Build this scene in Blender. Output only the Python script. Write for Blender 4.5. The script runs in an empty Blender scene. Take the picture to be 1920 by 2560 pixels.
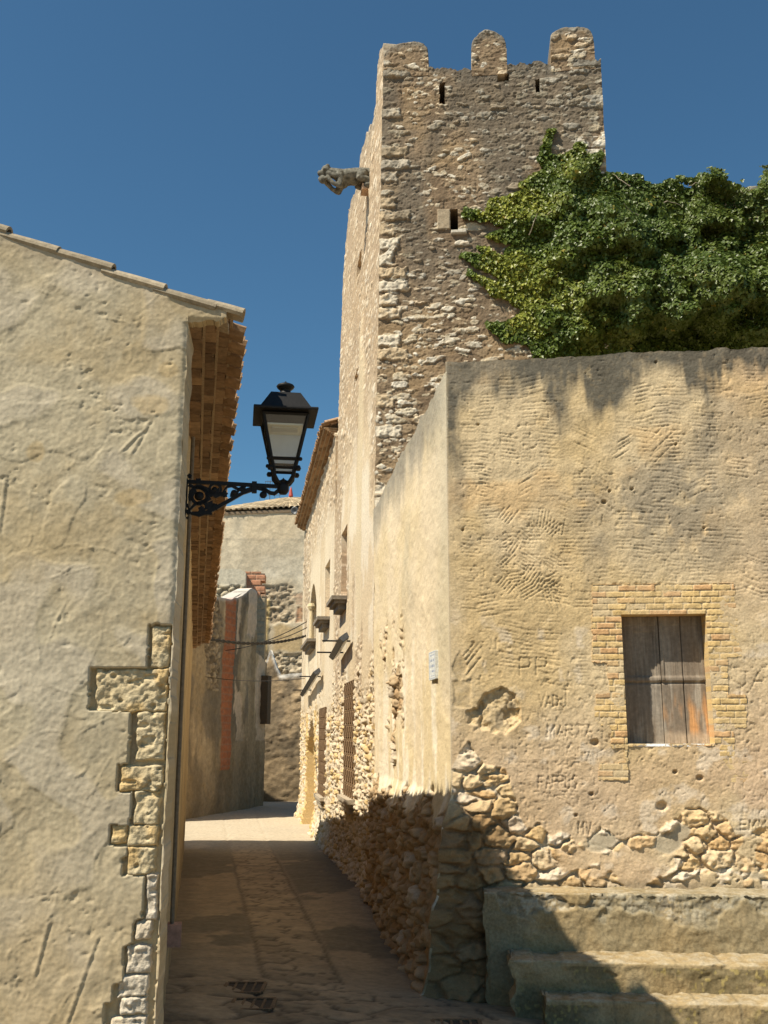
import bpy, math
import numpy as np
from mathutils import Vector

# ------------------------------------------------------------------ camera, sky, sun
scene = bpy.context.scene
FPX, PITCH, CZ = 2489.0, math.radians(12.6), 1.65        # focal length in photo pixels (1920x2560)
cam = bpy.data.cameras.new("camera")
cam.sensor_fit = 'VERTICAL'; cam.sensor_height = 36.0; cam.sensor_width = 27.0
cam.lens = 36.0 * FPX / 2560.0
cam.clip_start = 0.05; cam.clip_end = 3000
camo = bpy.data.objects.new("camera", cam); scene.collection.objects.link(camo)
camo.location = (0, 0, CZ); camo.rotation_euler = (math.pi / 2 + PITCH, 0, 0)
scene.camera = camo

SUN = np.array([1.5, 1.0, -2.4])                        # travel direction of the light
el = math.atan2(-SUN[2], math.hypot(SUN[0], SUN[1])); az = math.atan2(-SUN[0], -SUN[1])
w = bpy.data.worlds.new("World"); scene.world = w; w.use_nodes = True
nt = w.node_tree; bg = nt.nodes['Background']
sky = nt.nodes.new('ShaderNodeTexSky'); sky.sky_type = 'NISHITA'; sky.sun_disc = False
sky.sun_elevation = el; sky.sun_rotation = az
sky.altitude = 200; sky.air_density = 1.0; sky.dust_density = 0.2; sky.ozone_density = 3.0
tint = nt.nodes.new('ShaderNodeMix'); tint.data_type = 'RGBA'; tint.blend_type = 'MULTIPLY'; tint.inputs[0].default_value = 1.0; tint.inputs[7].default_value = (0.66, 1.0, 1.04, 1)
nt.links.new(sky.outputs[0], tint.inputs[6]); nt.links.new(tint.outputs[2], bg.inputs[0]); bg.inputs[1].default_value = 0.062
sl = bpy.data.lights.new("sun", 'SUN'); sl.energy = 4.6; sl.angle = math.radians(0.5); sl.color = (1.0, 0.905, 0.745)
so = bpy.data.objects.new("sun", sl); scene.collection.objects.link(so)
so.location = (-10, -5, 20)
so.rotation_euler = Vector(SUN).to_track_quat('-Z', 'Y').to_euler()
vs = scene.view_settings
vs.view_transform = 'Standard'; vs.look = 'None'; vs.gamma = 1; vs.exposure = 0.65
scene.cycles.max_bounces = 8; scene.cycles.diffuse_bounces = 5

# ------------------------------------------------------------------ helpers: maths
rng = np.random.default_rng(7)
def sst(a, b, x):
    t = np.clip((x - a) / (b - a + 1e-12), 0, 1); return t * t * (3 - 2 * t)
_tabs = {}
def _tab(seed):
    if seed not in _tabs: _tabs[seed] = np.random.default_rng(1000 + seed).random((256, 256))
    return _tabs[seed]
def vn(x, y, seed=0):
    t = _tab(seed); xi = np.floor(x).astype(int); yi = np.floor(y).astype(int)
    fx = x - xi; fy = y - yi; fx = fx * fx * (3 - 2 * fx); fy = fy * fy * (3 - 2 * fy)
    a = t[xi & 255, yi & 255]; b = t[(xi + 1) & 255, yi & 255]; c = t[xi & 255, (yi + 1) & 255]; d = t[(xi + 1) & 255, (yi + 1) & 255]
    return (a * (1 - fx) + b * fx) * (1 - fy) + (c * (1 - fx) + d * fx) * fy
def fbm(x, y, o=4, seed=0, g=0.5):
    s = 0; a = 1; n = 0
    for i in range(o):
        s = s + a * vn(x * 2 ** i + 17.3 * i, y * 2 ** i + 9.1 * i, seed + i); n += a; a *= g
    return s / n
def ridged(x, y, o=3, seed=0):
    s = 0; a = 1; n = 0
    for i in range(o):
        s = s + a * (1 - np.abs(2 * vn(x * 2 ** i + 5.7 * i, y * 2 ** i + 3.3 * i, seed + i) - 1)); n += a; a *= .5
    return s / n
def voro(x, y, seed=0, jit=.85, rowoff=.5):
    t1, t2, t3 = _tab(seed), _tab(seed + 1), _tab(seed + 2)
    yi = np.floor(y).astype(int); f1 = np.full(x.shape, 9.); f2 = np.full(x.shape, 9.); rid = np.zeros(x.shape); rid2 = np.zeros(x.shape)
    for dj in (-1, 0, 1):
        jj = yi + dj; xo = x + rowoff * (jj & 1); xi = np.floor(xo).astype(int)
        for di in (-1, 0, 1):
            ii = xi + di; a = t1[ii & 255, jj & 255]; b = t2[ii & 255, jj & 255]
            px = ii + .5 + (a - .5) * jit - rowoff * (jj & 1); py = jj + .5 + (b - .5) * jit
            d = np.hypot(px - x, py - y); c = t3[ii & 255, jj & 255]
            near = d < f1
            f2 = np.where(near, f1, np.minimum(f2, d)); rid = np.where(near, c, rid); rid2 = np.where(near, a, rid2); f1 = np.where(near, d, f1)
    return f1, f2 - f1, rid, rid2
def mix(a, b, m):
    a = np.asarray(a, float); b = np.asarray(b, float); m = np.asarray(m)[..., None]
    return a * (1 - m) + b * m
def pw(x, pts):
    p = np.array(sorted(pts)); return np.interp(x, p[:, 0], p[:, 1])
def inpoly(x, y, poly):
    r = np.zeros(np.shape(x), bool); n = len(poly); j = n - 1
    for i in range(n):
        xi, yi = poly[i]; xj, yj = poly[j]
        c = ((yi > y) != (yj > y)) & (x < (xj - xi) * (y - yi) / (yj - yi + 1e-12) + xi)
        r ^= c; j = i
    return r

# ------------------------------------------------------------------ helpers: camera geometry (photo pixel -> point on a real plane)
CP, SP = math.cos(PITCH), math.sin(PITCH)
C0 = np.array([0, 0, CZ])
def ray(px, py):
    xc = (px - 960) / FPX; yc = (1280 - py) / FPX
    return np.array([xc, CP - yc * SP, SP + yc * CP])
def aty(px, py, Y):
    r = ray(px, py); return C0 + r * Y / r[1]
def atz(px, py, z):
    r = ray(px, py); return C0 + r * (z - CZ) / r[2]
def vpdir(vp):
    d = np.array([(vp - 960) / FPX * CP, 1., 0]); return d / np.linalg.norm(d)
class Plane:
    """vertical plane: O + u*U + z*Z, outward normal N"""
    def __init__(s, O, U, out):
        s.O = np.array([O[0], O[1], 0.]); s.U = np.array([U[0], U[1], 0.]); s.U /= np.linalg.norm(s.U)
        n = np.array([s.U[1], -s.U[0], 0]); s.N = n if np.dot(n[:2], out) > 0 else -n
    def uv(s, px, py):
        r = ray(px, py); t = np.dot(s.N, s.O - C0) / np.dot(s.N, r); P = C0 + r * t
        return float(np.dot(P - s.O, s.U)), float(P[2])
    def u(s, px, py=1838): return s.uv(px, py)[0]
    def P(s, u, z, h=0): 
        return s.O + s.U * u + s.N * h + np.array([0, 0, z])
    def off(s, d): return Plane(s.O + s.N * d, s.U, s.N[:2])

# ------------------------------------------------------------------ helpers: objects
COL = scene.collection
def tag(o, label=None, cat=None, group=None, kind=None):
    if label: o['label'] = label
    if cat: o['category'] = cat
    if group: o['group'] = group
    if kind: o['kind'] = kind
    return o
def thing(name, loc, label, cat, group=None):
    o = bpy.data.objects.new(name, None); COL.objects.link(o); o.location = tuple(float(v) for v in loc); o.empty_display_size = .2
    return tag(o, label, cat, group)
def root_off(p):
    v = np.zeros(3)
    while p is not None:
        v += np.array(p.location); p = p.parent
    return v
def link_mesh(name, V, faces, mat, parent=None, col=None, smooth=True, base=None):
    """V world coordinates"""
    V = np.asarray(V, float); off = root_off(parent)
    if parent is None: off = np.array(base, float) if base is not None else np.zeros(3)
    me = bpy.data.meshes.new(name)
    if isinstance(faces, np.ndarray):
        k = faces.shape[1]; nf = len(faces)
        me.vertices.add(len(V)); me.vertices.foreach_set('co', (V - off).ravel().astype(np.float32))
        me.loops.add(nf * k); me.loops.foreach_set('vertex_index', faces.ravel().astype(np.int32))
        me.polygons.add(nf); me.polygons.foreach_set('loop_start', np.arange(0, nf * k, k, dtype=np.int32))
        me.update(calc_edges=True)
    else:
        me.from_pydata([tuple(v) for v in (V - off)], [], faces); me.update()
    if col is not None:
        a = me.color_attributes.new('col', 'FLOAT_COLOR', 'POINT')
        c = np.ones((len(V), 4), np.float32); c[:, :3] = col; a.data.foreach_set('color', c.ravel())
    me.polygons.foreach_set('use_smooth', np.full(len(me.polygons), smooth))
    me.materials.append(mat)
    o = bpy.data.objects.new(name, me); COL.objects.link(o)
    if parent is not None: o.parent = parent
    elif base is not None: o.location = tuple(float(v) for v in base)
    return o

def grid_mesh(name, V, keep, mat, parent, col, Nvec, skirt=.3, flip=False, smooth=True, base=None, back=False):
    """V (nv,nu,3); keep (nv-1,nu-1) bool; border is turned back by skirt along -Nvec"""
    nv, nu = V.shape[:2]; idx = np.arange(nv * nu).reshape(nv, nu)
    q = np.stack([idx[:-1, :-1], idx[:-1, 1:], idx[1:, 1:], idx[1:, :-1]], -1)[keep]
    if flip: q = q[:, ::-1]
    P = V.reshape(-1, 3); Cc = col.reshape(-1, 3)
    if skirt:
        e = np.concatenate([q[:, [0, 1]], q[:, [1, 2]], q[:, [2, 3]], q[:, [3, 0]]])
        key = np.sort(e, 1); key = key[:, 0].astype(np.int64) * (nv * nu) + key[:, 1]
        un, inv, cnt = np.unique(key, return_inverse=True, return_counts=True)
        be = e[cnt[inv] == 1]
        bv = np.unique(be); m = -np.ones(nv * nu, int); m[bv] = np.arange(len(bv))
        n0 = len(P); n1 = n0 + len(bv)
        sk = Nvec if np.ndim(Nvec) > 1 else np.asarray(Nvec)
        P = np.concatenate([P, P[bv], P[bv] - sk * skirt]); Cc = np.concatenate([Cc, Cc[bv], Cc[bv]])
        sq = np.stack([n0 + m[be[:, 1]], n0 + m[be[:, 0]], n1 + m[be[:, 0]], n1 + m[be[:, 1]]], -1)
        if back:
            n2 = len(P); P = np.concatenate([P, V.reshape(-1, 3) - sk * skirt]); Cc = np.concatenate([Cc, col.reshape(-1, 3)]); q = np.concatenate([q, sq, q[:, ::-1] + n2])
        else: q = np.concatenate([q, sq])
    used = np.unique(q); mm = np.zeros(len(P), int); mm[used] = np.arange(len(used))
    return link_mesh(name, P[used], mm[q], mat, parent, Cc[used], smooth, base)

def relief(name, parent, pl, ul, vl, du, dv, fn, mat, top=None, bot=None, left=None, skirt=.3, smooth=True, base=None, back=False):
    nu = int(round((ul[1] - ul[0]) / du)) + 1; nv = int(round((vl[1] - vl[0]) / dv)) + 1
    uu, vv = np.meshgrid(np.linspace(ul[0], ul[1], nu), np.linspace(vl[0], vl[1], nv))
    global GRID
    GRID = (ul[0], vl[0], (ul[1] - ul[0]) / (nu - 1), (vl[1] - vl[0]) / (nv - 1))
    keep = np.ones((nv - 1, nu - 1), bool)
    if top is not None:
        t = top(uu); ab = vv >= t - 1e-9; vv = np.minimum(vv, t); keep &= ~(ab[:-1, :-1] & ab[:-1, 1:])
    if bot is not None:
        t = bot(uu); ab = vv <= t + 1e-9; vv = np.maximum(vv, t); keep &= ~(ab[1:, :-1] & ab[1:, 1:])
    if left is not None:
        t = left(vv); ab = uu <= t + 1e-9; uu = np.maximum(uu, t); keep &= ~(ab[:-1, 1:] & ab[1:, 1:])
    r = fn(uu, vv)
    h, col = r['h'], r['col']
    if 'cut' in r:
        c = r['cut']; keep &= ~(c[:-1, :-1] & c[1:, 1:] & c[1:, :-1] & c[:-1, 1:])
    V = pl.O + uu[..., None] * pl.U + h[..., None] * pl.N
    V[..., 2] += vv
    if 'add' in r: V = V + r['add']
    flip = np.dot(np.cross(pl.U, [0, 0, 1]), pl.N) < 0
    col = np.clip(col, .004, .9) * np.ones(h.shape + (3,))
    return grid_mesh(name, V, keep, mat, parent, col, pl.N, skirt, flip, smooth, base, back)

def strokes(H, uu, vv, segs, sig, depth):
    """carve (depth<0) or raise short segments ((u0,v0),(u1,v1)) into a regular height grid"""
    nv, nu = H.shape; R = 3 * sig
    u0, v0, du, dv = GRID
    for k, (a, b) in enumerate(segs):
        s = sig; d = depth if np.isscalar(depth) else depth[k]
        i0 = max(int((min(a[0], b[0]) - R - u0) / du), 0); i1 = min(int((max(a[0], b[0]) + R - u0) / du) + 2, nu)
        j0 = max(int((min(a[1], b[1]) - R - v0) / dv), 0); j1 = min(int((max(a[1], b[1]) + R - v0) / dv) + 2, nv)
        if i1 <= i0 or j1 <= j0: continue
        x = uu[j0:j1, i0:i1]; y = vv[j0:j1, i0:i1]; dx = b[0] - a[0]; dy = b[1] - a[1]; L = dx * dx + dy * dy + 1e-12
        t = np.clip(((x - a[0]) * dx + (y - a[1]) * dy) / L, 0, 1)
        dd = np.hypot(x - a[0] - t * dx, y - a[1] - t * dy)
        g = d * np.exp(-(dd / s) ** 2)
        H[j0:j1, i0:i1] += g

class MB:
    """collects shapes in world space into one mesh"""
    def __init__(s): s.v = []; s.f = []; s.c = []; s.cur = (1, 1, 1)
    def add(s, vs, fs):
        n = len(s.v); s.v += [tuple(map(float, p)) for p in vs]; s.f += [tuple(n + i for i in f) for f in fs]; s.c += [s.cur] * len(vs); return s
    def box(s, c, hx, hy, hz, X=(1, 0, 0), Y=(0, 1, 0), Z=(0, 0, 1)):
        c = np.array(c, float); X = np.array(X) * hx; Y = np.array(Y) * hy; Z = np.array(Z) * hz
        vs = [c + a * X + b * Y + d * Z for d in (-1, 1) for b in (-1, 1) for a in (-1, 1)]
        return s.add(vs, [(0, 2, 3, 1), (4, 5, 7, 6), (0, 1, 5, 4), (2, 6, 7, 3), (0, 4, 6, 2), (1, 3, 7, 5)])
    def prism(s, poly, d):
        """poly: list of 3D points (planar ring), extruded by vector d"""
        poly = [np.array(p, float) for p in poly]; n = len(poly); d = np.array(d, float)
        return s.add(poly + [p + d for p in poly], [tuple(range(n))[::-1], tuple(range(n, 2 * n))] + [(i, (i + 1) % n, n + (i + 1) % n, n + i) for i in range(n)])
    def loft(s, rings, cap=True):
        n = len(rings[0]); vs = [p for r in rings for p in r]; fs = []
        for k in range(len(rings) - 1):
            for i in range(n):
                j = (i + 1) % n; fs.append((k * n + i, k * n + j, (k + 1) * n + j, (k + 1) * n + i))
        if cap: fs += [tuple(range(n))[::-1], tuple(range((len(rings) - 1) * n, len(rings) * n))]
        return s.add(vs, fs)
    def tube(s, pts, r, seg=8, cap=True):
        pts = [np.array(p, float) for p in pts]; rings = []; n = len(pts); rr = r if np.ndim(r) else [r] * n
        ref = None
        for i, p in enumerate(pts):
            t = pts[min(i + 1, n - 1)] - pts[max(i - 1, 0)]; t /= np.linalg.norm(t) + 1e-9
            if ref is None: ref = np.array([0, 0, 1.]) if abs(t[2]) < .9 else np.array([1., 0, 0])
            a = np.cross(t, ref); a /= np.linalg.norm(a) + 1e-9; b = np.cross(a, t); ref = b
            rings.append([p + rr[i] * (math.cos(q) * a + math.sin(q) * b) for q in np.linspace(0, 2 * math.pi, seg, endpoint=False)])
        return s.loft(rings, cap)
    def lathe(s, c, prof, seg=20, axis=(0, 0, 1)):
        ax = np.array(axis, float); ax /= np.linalg.norm(ax); ref = np.array([1., 0, 0]) if abs(ax[0]) < .9 else np.array([0, 1., 0])
        a = np.cross(ax, ref); a /= np.linalg.norm(a); b = np.cross(ax, a); c = np.array(c, float)
        rings = [[c + ax * z + r * (math.cos(q) * a + math.sin(q) * b) for q in np.linspace(0, 2 * math.pi, seg, endpoint=False)] for r, z in prof]
        return s.loft(rings)
    def ball(s, c, r, seg=12):
        c = np.array(c, float); R = r if np.ndim(r) else (r, r, r)
        rings = []
        for k in range(1, seg // 2):
            th = math.pi * k / (seg // 2)
            rings.append([c + np.array([R[0] * math.sin(th) * math.cos(q), R[1] * math.sin(th) * math.sin(q), -R[2] * math.cos(th)]) for q in np.linspace(0, 2 * math.pi, seg, endpoint=False)])
        return s.loft(rings)
    def build(s, name, mat, parent=None, smooth=False, base=None):
        return link_mesh(name, np.array(s.v), s.f, mat, parent, np.array(s.c), smooth, base)

# ------------------------------------------------------------------ materials
def relief_mat(name, scale=50, strength=.35, dist=.006, rough=.93, var=.25, fine=220):
    m = bpy.data.materials.new(name); m.use_nodes = True; n = m.node_tree.nodes; l = m.node_tree.links; b = n['Principled BSDF']
    at = n.new('ShaderNodeAttribute'); at.attribute_name = 'col'
    tc = n.new('ShaderNodeTexCoord')
    a = n.new('ShaderNodeTexNoise'); a.inputs['Scale'].default_value = scale; a.inputs['Detail'].default_value = 6; a.inputs['Roughness'].default_value = .65
    c = n.new('ShaderNodeTexNoise'); c.inputs['Scale'].default_value = fine; c.inputs['Detail'].default_value = 3
    l.new(tc.outputs['Object'], a.inputs['Vector']); l.new(tc.outputs['Object'], c.inputs['Vector'])
    mr = n.new('ShaderNodeMapRange'); mr.inputs['From Min'].default_value = .3; mr.inputs['From Max'].default_value = .7
    mr.inputs['To Min'].default_value = 1 - var; mr.inputs['To Max'].default_value = 1 + var
    l.new(a.outputs[0], mr.inputs['Value'])
    mu = n.new('ShaderNodeVectorMath'); mu.operation = 'SCALE'
    l.new(at.outputs['Color'], mu.inputs[0]); l.new(mr.outputs[0], mu.inputs['Scale']); l.new(mu.outputs[0], b.inputs['Base Color'])
    ad = n.new('ShaderNodeMath'); ad.operation = 'MULTIPLY_ADD'; ad.inputs[1].default_value = .4
    l.new(c.outputs[0], ad.inputs[0]); l.new(a.outputs[0], ad.inputs[2])
    bp = n.new('ShaderNodeBump'); bp.inputs['Strength'].default_value = strength; bp.inputs['Distance'].default_value = dist
    l.new(ad.outputs[0], bp.inputs['Height']); l.new(bp.outputs[0], b.inputs['Normal'])
    b.inputs['Roughness'].default_value = rough; b.inputs['Specular IOR Level'].default_value = .15
    return m
def plain_mat(name, col, rough=.8, scale=30, var=.2, metal=0, bump=.2, dist=.004, spec=.3):
    m = bpy.data.materials.new(name); m.use_nodes = True; n = m.node_tree.nodes; l = m.node_tree.links; b = n['Principled BSDF']
    tc = n.new('ShaderNodeTexCoord'); a = n.new('ShaderNodeTexNoise'); a.inputs['Scale'].default_value = scale; a.inputs['Detail'].default_value = 5
    l.new(tc.outputs['Object'], a.inputs['Vector'])
    r = n.new('ShaderNodeValToRGB'); r.color_ramp.elements[0].position = .3; r.color_ramp.elements[1].position = .7
    r.color_ramp.elements[0].color = tuple(c * (1 - var) for c in col) + (1,); r.color_ramp.elements[1].color = tuple(min(c * (1 + var), 1) for c in col) + (1,)
    l.new(a.outputs[0], r.inputs[0]); l.new(r.outputs[0], b.inputs['Base Color'])
    bp = n.new('ShaderNodeBump'); bp.inputs['Strength'].default_value = bump; bp.inputs['Distance'].default_value = dist
    l.new(a.outputs[0], bp.inputs['Height']); l.new(bp.outputs[0], b.inputs['Normal'])
    b.inputs['Roughness'].default_value = rough; b.inputs['Metallic'].default_value = metal; b.inputs['Specular IOR Level'].default_value = spec
    return m
M_PLASTER = relief_mat("lime_plaster", 60, .75, .006, var=.15, fine=300)
M_ROUGHCAST = relief_mat("trowelled_plaster", 40, .35, .005, var=.12, fine=240)
M_RUBBLE = relief_mat("rubble_masonry", 26, .6, .014, var=.22, fine=110)
M_FAR = relief_mat("weathered_render", 8, .6, .03, var=.2, fine=40)
M_TILE = relief_mat("clay_tile", 22, .5, .008, var=.3)
M_STEP = relief_mat("worn_cement", 45, .7, .008, var=.25)
M_STREET = relief_mat("street_paving", 14, .4, .008, var=.22, rough=.8)
M_WOOD = relief_mat("old_wood", 30, .3, .004, var=.2, rough=.8)
M_IRON = plain_mat("black_iron", (.011, .0105, .010), .55, 60, .3, .0, .1, .002, spec=.25)
M_GREY = plain_mat("grey_metal", (.10, .105, .11), .45, 30, .2, .3, .05)
M_WIRE = plain_mat("cable_rubber", (.03, .028, .026), .7)
M_RUST = plain_mat("rusted_iron", (.17, .11, .06), .85, 60, .4)
M_DARK = plain_mat("dark_interior", (.03, .024, .018), .9)
M_BODY = plain_mat("rough_mortar", (.36, .28, .19), .95, 5, .2, 0, .4, .02)

# ------------------------------------------------------------------ main planes
CORN = aty(1127, 1838, 9.0)
FD = np.array([1, -.085]); SD = vpdir(600)
FRONT = Plane(CORN, FD, (0, -1)); SIDE = Plane(CORN, SD, (-1, 0))
UT = SIDE.u(935); TCORN = SIDE.P(UT, 0); TFRONT = Plane(TCORN, FD, (0, -1))
YG = 5.6; GC = np.array([aty(470, 805, YG)[0], YG, 0.]); GD = np.array([-1, -.10])              # gable wall runs left from its street corner
GABLE = Plane(GC, GD, (0, -1)); EA, EB = aty(609, 770, YG), aty(521, 1605, 21.0)
FAC = Plane(GC, (EB - EA)[:2], (1, 0)); TILT = (EB - EA)[2] / np.linalg.norm((EB - EA)[:2])   # the eave drops a little along the lane

# ground heights
def zg(x, y):
    z = np.interp(y, [-30, 0, 5, 8.25, 9.1, 22.7, 35, 80], [.1, 0, -.1, -.30, -.37, -.67, -.78, -.8])
    return z - .085 * np.clip(x + .6, -1.5, 3.0) * (1 - sst(9, 15, y))

# ------------------------------------------------------------------ ground
zz0 = -2.2
g = MB(); g.box((0, 0, zz0 - .2), 900, 900, .2)
tag(g.build("ground", plain_mat("dry_earth", (.30, .24, .17), .95, .3, .2)), kind="structure")

def build_street():
    ys = np.concatenate([np.linspace(-14, 5.5, 30, endpoint=False), 5.5 + (np.linspace(0, 1, 420) ** 1.6) * 42]); xs = np.linspace(-9, 9, 30)
    xs = np.unique(np.concatenate([np.linspace(-12, -6.2, 12), np.linspace(-6.2, 2.6, 300), np.linspace(2.6, 14, 20)]))
    X, Y = np.meshgrid(xs, ys)
    # lane coordinate: 0 on the left facade, 1 on the right wall
    xl = GC[0] + FAC.U[0] / FAC.U[1] * (Y - YG); xr = .57 - .1412 * (Y - 9.1)
    Z = zg(X, Y)
    a = (X - xl)                                                   # metres from the left facade
    c1 = .78 + .012 * (Y - 8); c2 = 1.42 + .028 * (Y - 8)            # the two long joints of the slab band
    base = np.array([.32, .245, .155])
    col = np.ones(X.shape + (3,)) * base
    n1 = fbm(X * .9, Y * .45, 5, 31); n2 = fbm(X * 3, Y * 3, 4, 35)
    damp = sst(.485, .515, n1 * .75 + n2 * .25)
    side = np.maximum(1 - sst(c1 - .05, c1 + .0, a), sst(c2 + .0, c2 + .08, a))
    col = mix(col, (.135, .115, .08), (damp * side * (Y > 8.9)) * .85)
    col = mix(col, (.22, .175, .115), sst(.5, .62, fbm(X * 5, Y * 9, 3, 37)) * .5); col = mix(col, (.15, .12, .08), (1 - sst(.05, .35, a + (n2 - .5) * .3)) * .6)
    H = (fbm(X * 4, Y * 4, 4, 38) - .5) * .02
    for c in (c1, c2):
        j = np.exp(-((a - c - .02 * (vn(Y * 2, Y * 0, 39) - .5)) / .022) ** 2) * (Y > 8.9)
        col = mix(col, (.10, .08, .055), j * .8); H -= j * .012
    band = (a > c1) & (a < c2)
    f1, e, rid, r2 = voro(a / .42, Y / .26, 41)
    jj = (1 - sst(.03, .10, e)) * band
    # rough flagstones in front of the lane
    f1b, eb, ridb, _ = voro(X / .55 + fbm(X * 2, Y * 2, 2, 45) * .4, Y / .38, 43)
    near = 1 - sst(8.75, 8.95, Y)
    jn = (1 - sst(.02, .09, eb)) * near
    col = col * (1 + ((rid - .5) * .35 * band + (ridb - .5) * .3 * near)[..., None])
    col = mix(col, (.09, .072, .052), np.clip(jj * .8 + jn * .85, 0, 1)); H -= jj * .008 + jn * .014
    cross = np.exp(-((Y - 12.2 - .05 * vn(X * 3, Y, 46)) / .03) ** 2)
    col = mix(col, (.28, .225, .16), cross * .5)
    # paving gets paler further along the lane
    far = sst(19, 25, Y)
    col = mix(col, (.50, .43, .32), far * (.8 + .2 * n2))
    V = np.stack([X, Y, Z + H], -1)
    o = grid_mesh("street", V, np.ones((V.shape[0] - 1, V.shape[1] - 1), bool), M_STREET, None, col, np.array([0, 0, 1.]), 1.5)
    tag(o, kind="structure")
build_street()

def stones(u, v, su, sv, seed, warp=.35, rowoff=.5, jit=.85):
    x = u / su + (fbm(u / su * 1.3, v / sv * 1.3, 3, seed + 50) - .5) * warp * 2
    y = v / sv + (fbm(u / su * 1.3, v / sv * 1.3, 3, seed + 60) - .5) * warp * 2
    return voro(x, y, seed, jit, rowoff)

# ------------------------------------------------------------------ right: plastered corner house (front wall with window, side wall along the lane)
VB_CORNER = SIDE.uv(1127, 1985)[1]
def flare(v):
    t = np.clip((VB_CORNER - v) / 1.5, 0, 1.2)
    return .22 * t + .03 * sst(0, .2, t) + sst(0, .12, t) * (vn(v * 9, v * 0, 71) - .5) * .06

house = thing("corner_house", CORN * np.array([1, 1, 0]) + np.array([0, 0, zg(CORN[0], CORN[1])]),
              "tan plastered house with graffiti scratched wall and shuttered window at the lane corner", "house")
WIN = [FRONT.uv(1551, 1536), FRONT.uv(1768, 1534), FRONT.uv(1783, 1859), FRONT.uv(1567, 1861)]
wu0 = (WIN[0][0] + WIN[3][0]) / 2; wu1 = (WIN[1][0] + WIN[2][0]) / 2; wz0 = (WIN[2][1] + WIN[3][1]) / 2; wz1 = (WIN[0][1] + WIN[1][1]) / 2

GLY = {  # stroke letters in a unit cell
 'P': [[(0, 0), (0, 1), (.7, .95), (.8, .7), (.65, .5), (0, .45)]], 'A': [[(0, 0), (.4, 1), (.85, 0)], [(.15, .4), (.7, .4)]],
 'V': [[(0, 1), (.4, 0), (.8, 1)]], 'D': [[(0, 0), (0, 1), (.6, .85), (.75, .5), (.6, .1), (0, 0)]], 'M': [[(0, 0), (.05, 1), (.42, .4), (.8, 1), (.85, 0)]],
 'R': [[(0, 0), (0, 1), (.7, .95), (.75, .6), (0, .5), (.75, 0)]], 'T': [[(0, 1), (.85, 1)], [(.42, 1), (.42, 0)]], 'J': [[(.2, 1), (.8, 1)], [(.6, 1), (.6, .2), (.35, 0), (.05, .2)]],
 'F': [[(0, 0), (0, 1), (.75, 1)], [(0, .55), (.6, .55)]], 'U': [[(0, 1), (.05, .15), (.4, 0), (.7, .15), (.75, 1)]], 'S': [[(.75, .9), (.3, 1), (.05, .75), (.7, .35), (.5, 0), (0, .1)]],
 'E': [[(.7, 1), (0, 1), (0, 0), (.75, 0)], [(0, .52), (.6, .52)]], 'I': [[(.3, 0), (.3, 1)]], 'N': [[(0, 0), (0, 1), (.7, 0), (.7, 1)]], 'O': [[(.4, 0), (0, .3), (0, .75), (.4, 1), (.75, .75), (.75, .3), (.4, 0)]],
 'C': [[(.75, .85), (.4, 1), (0, .6), (.05, .2), (.4, 0), (.75, .15)]], 'K': [[(0, 0), (0, 1)], [(.7, 1), (0, .45), (.75, 0)]], 'Y': [[(0, 1), (.4, .5), (.8, 1)], [(.4, .5), (.4, 0)]], 'X': [[(0, 0), (.8, 1)], [(0, 1), (.8, 0)]], 'B': [[(0, 0), (0, 1), (.6, .9), (.6, .6), (0, .52), (.7, .4), (.7, .08), (0, 0)]], 'L': [[(0, 1), (0, 0), (.7, 0)]]}
def text_segs(s, px0, px1, py0, py1, jit=.06, r=None):
    r = r or np.random.default_rng(len(s) + int(px0)); n = len(s); w = (px1 - px0) / n; out = []
    for i, ch in enumerate(s):
        if ch not in GLY: continue
        jx, jy = r.normal(0, jit, 2)
        for pl in GLY[ch]:
            q = [FRONT.uv(px0 + (i + .05 + x * .92 + jx) * w, py1 + (py0 - py1) * (y + jy)) for x, y in pl]
            out += list(zip(q[:-1], q[1:]))
    return out

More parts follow.
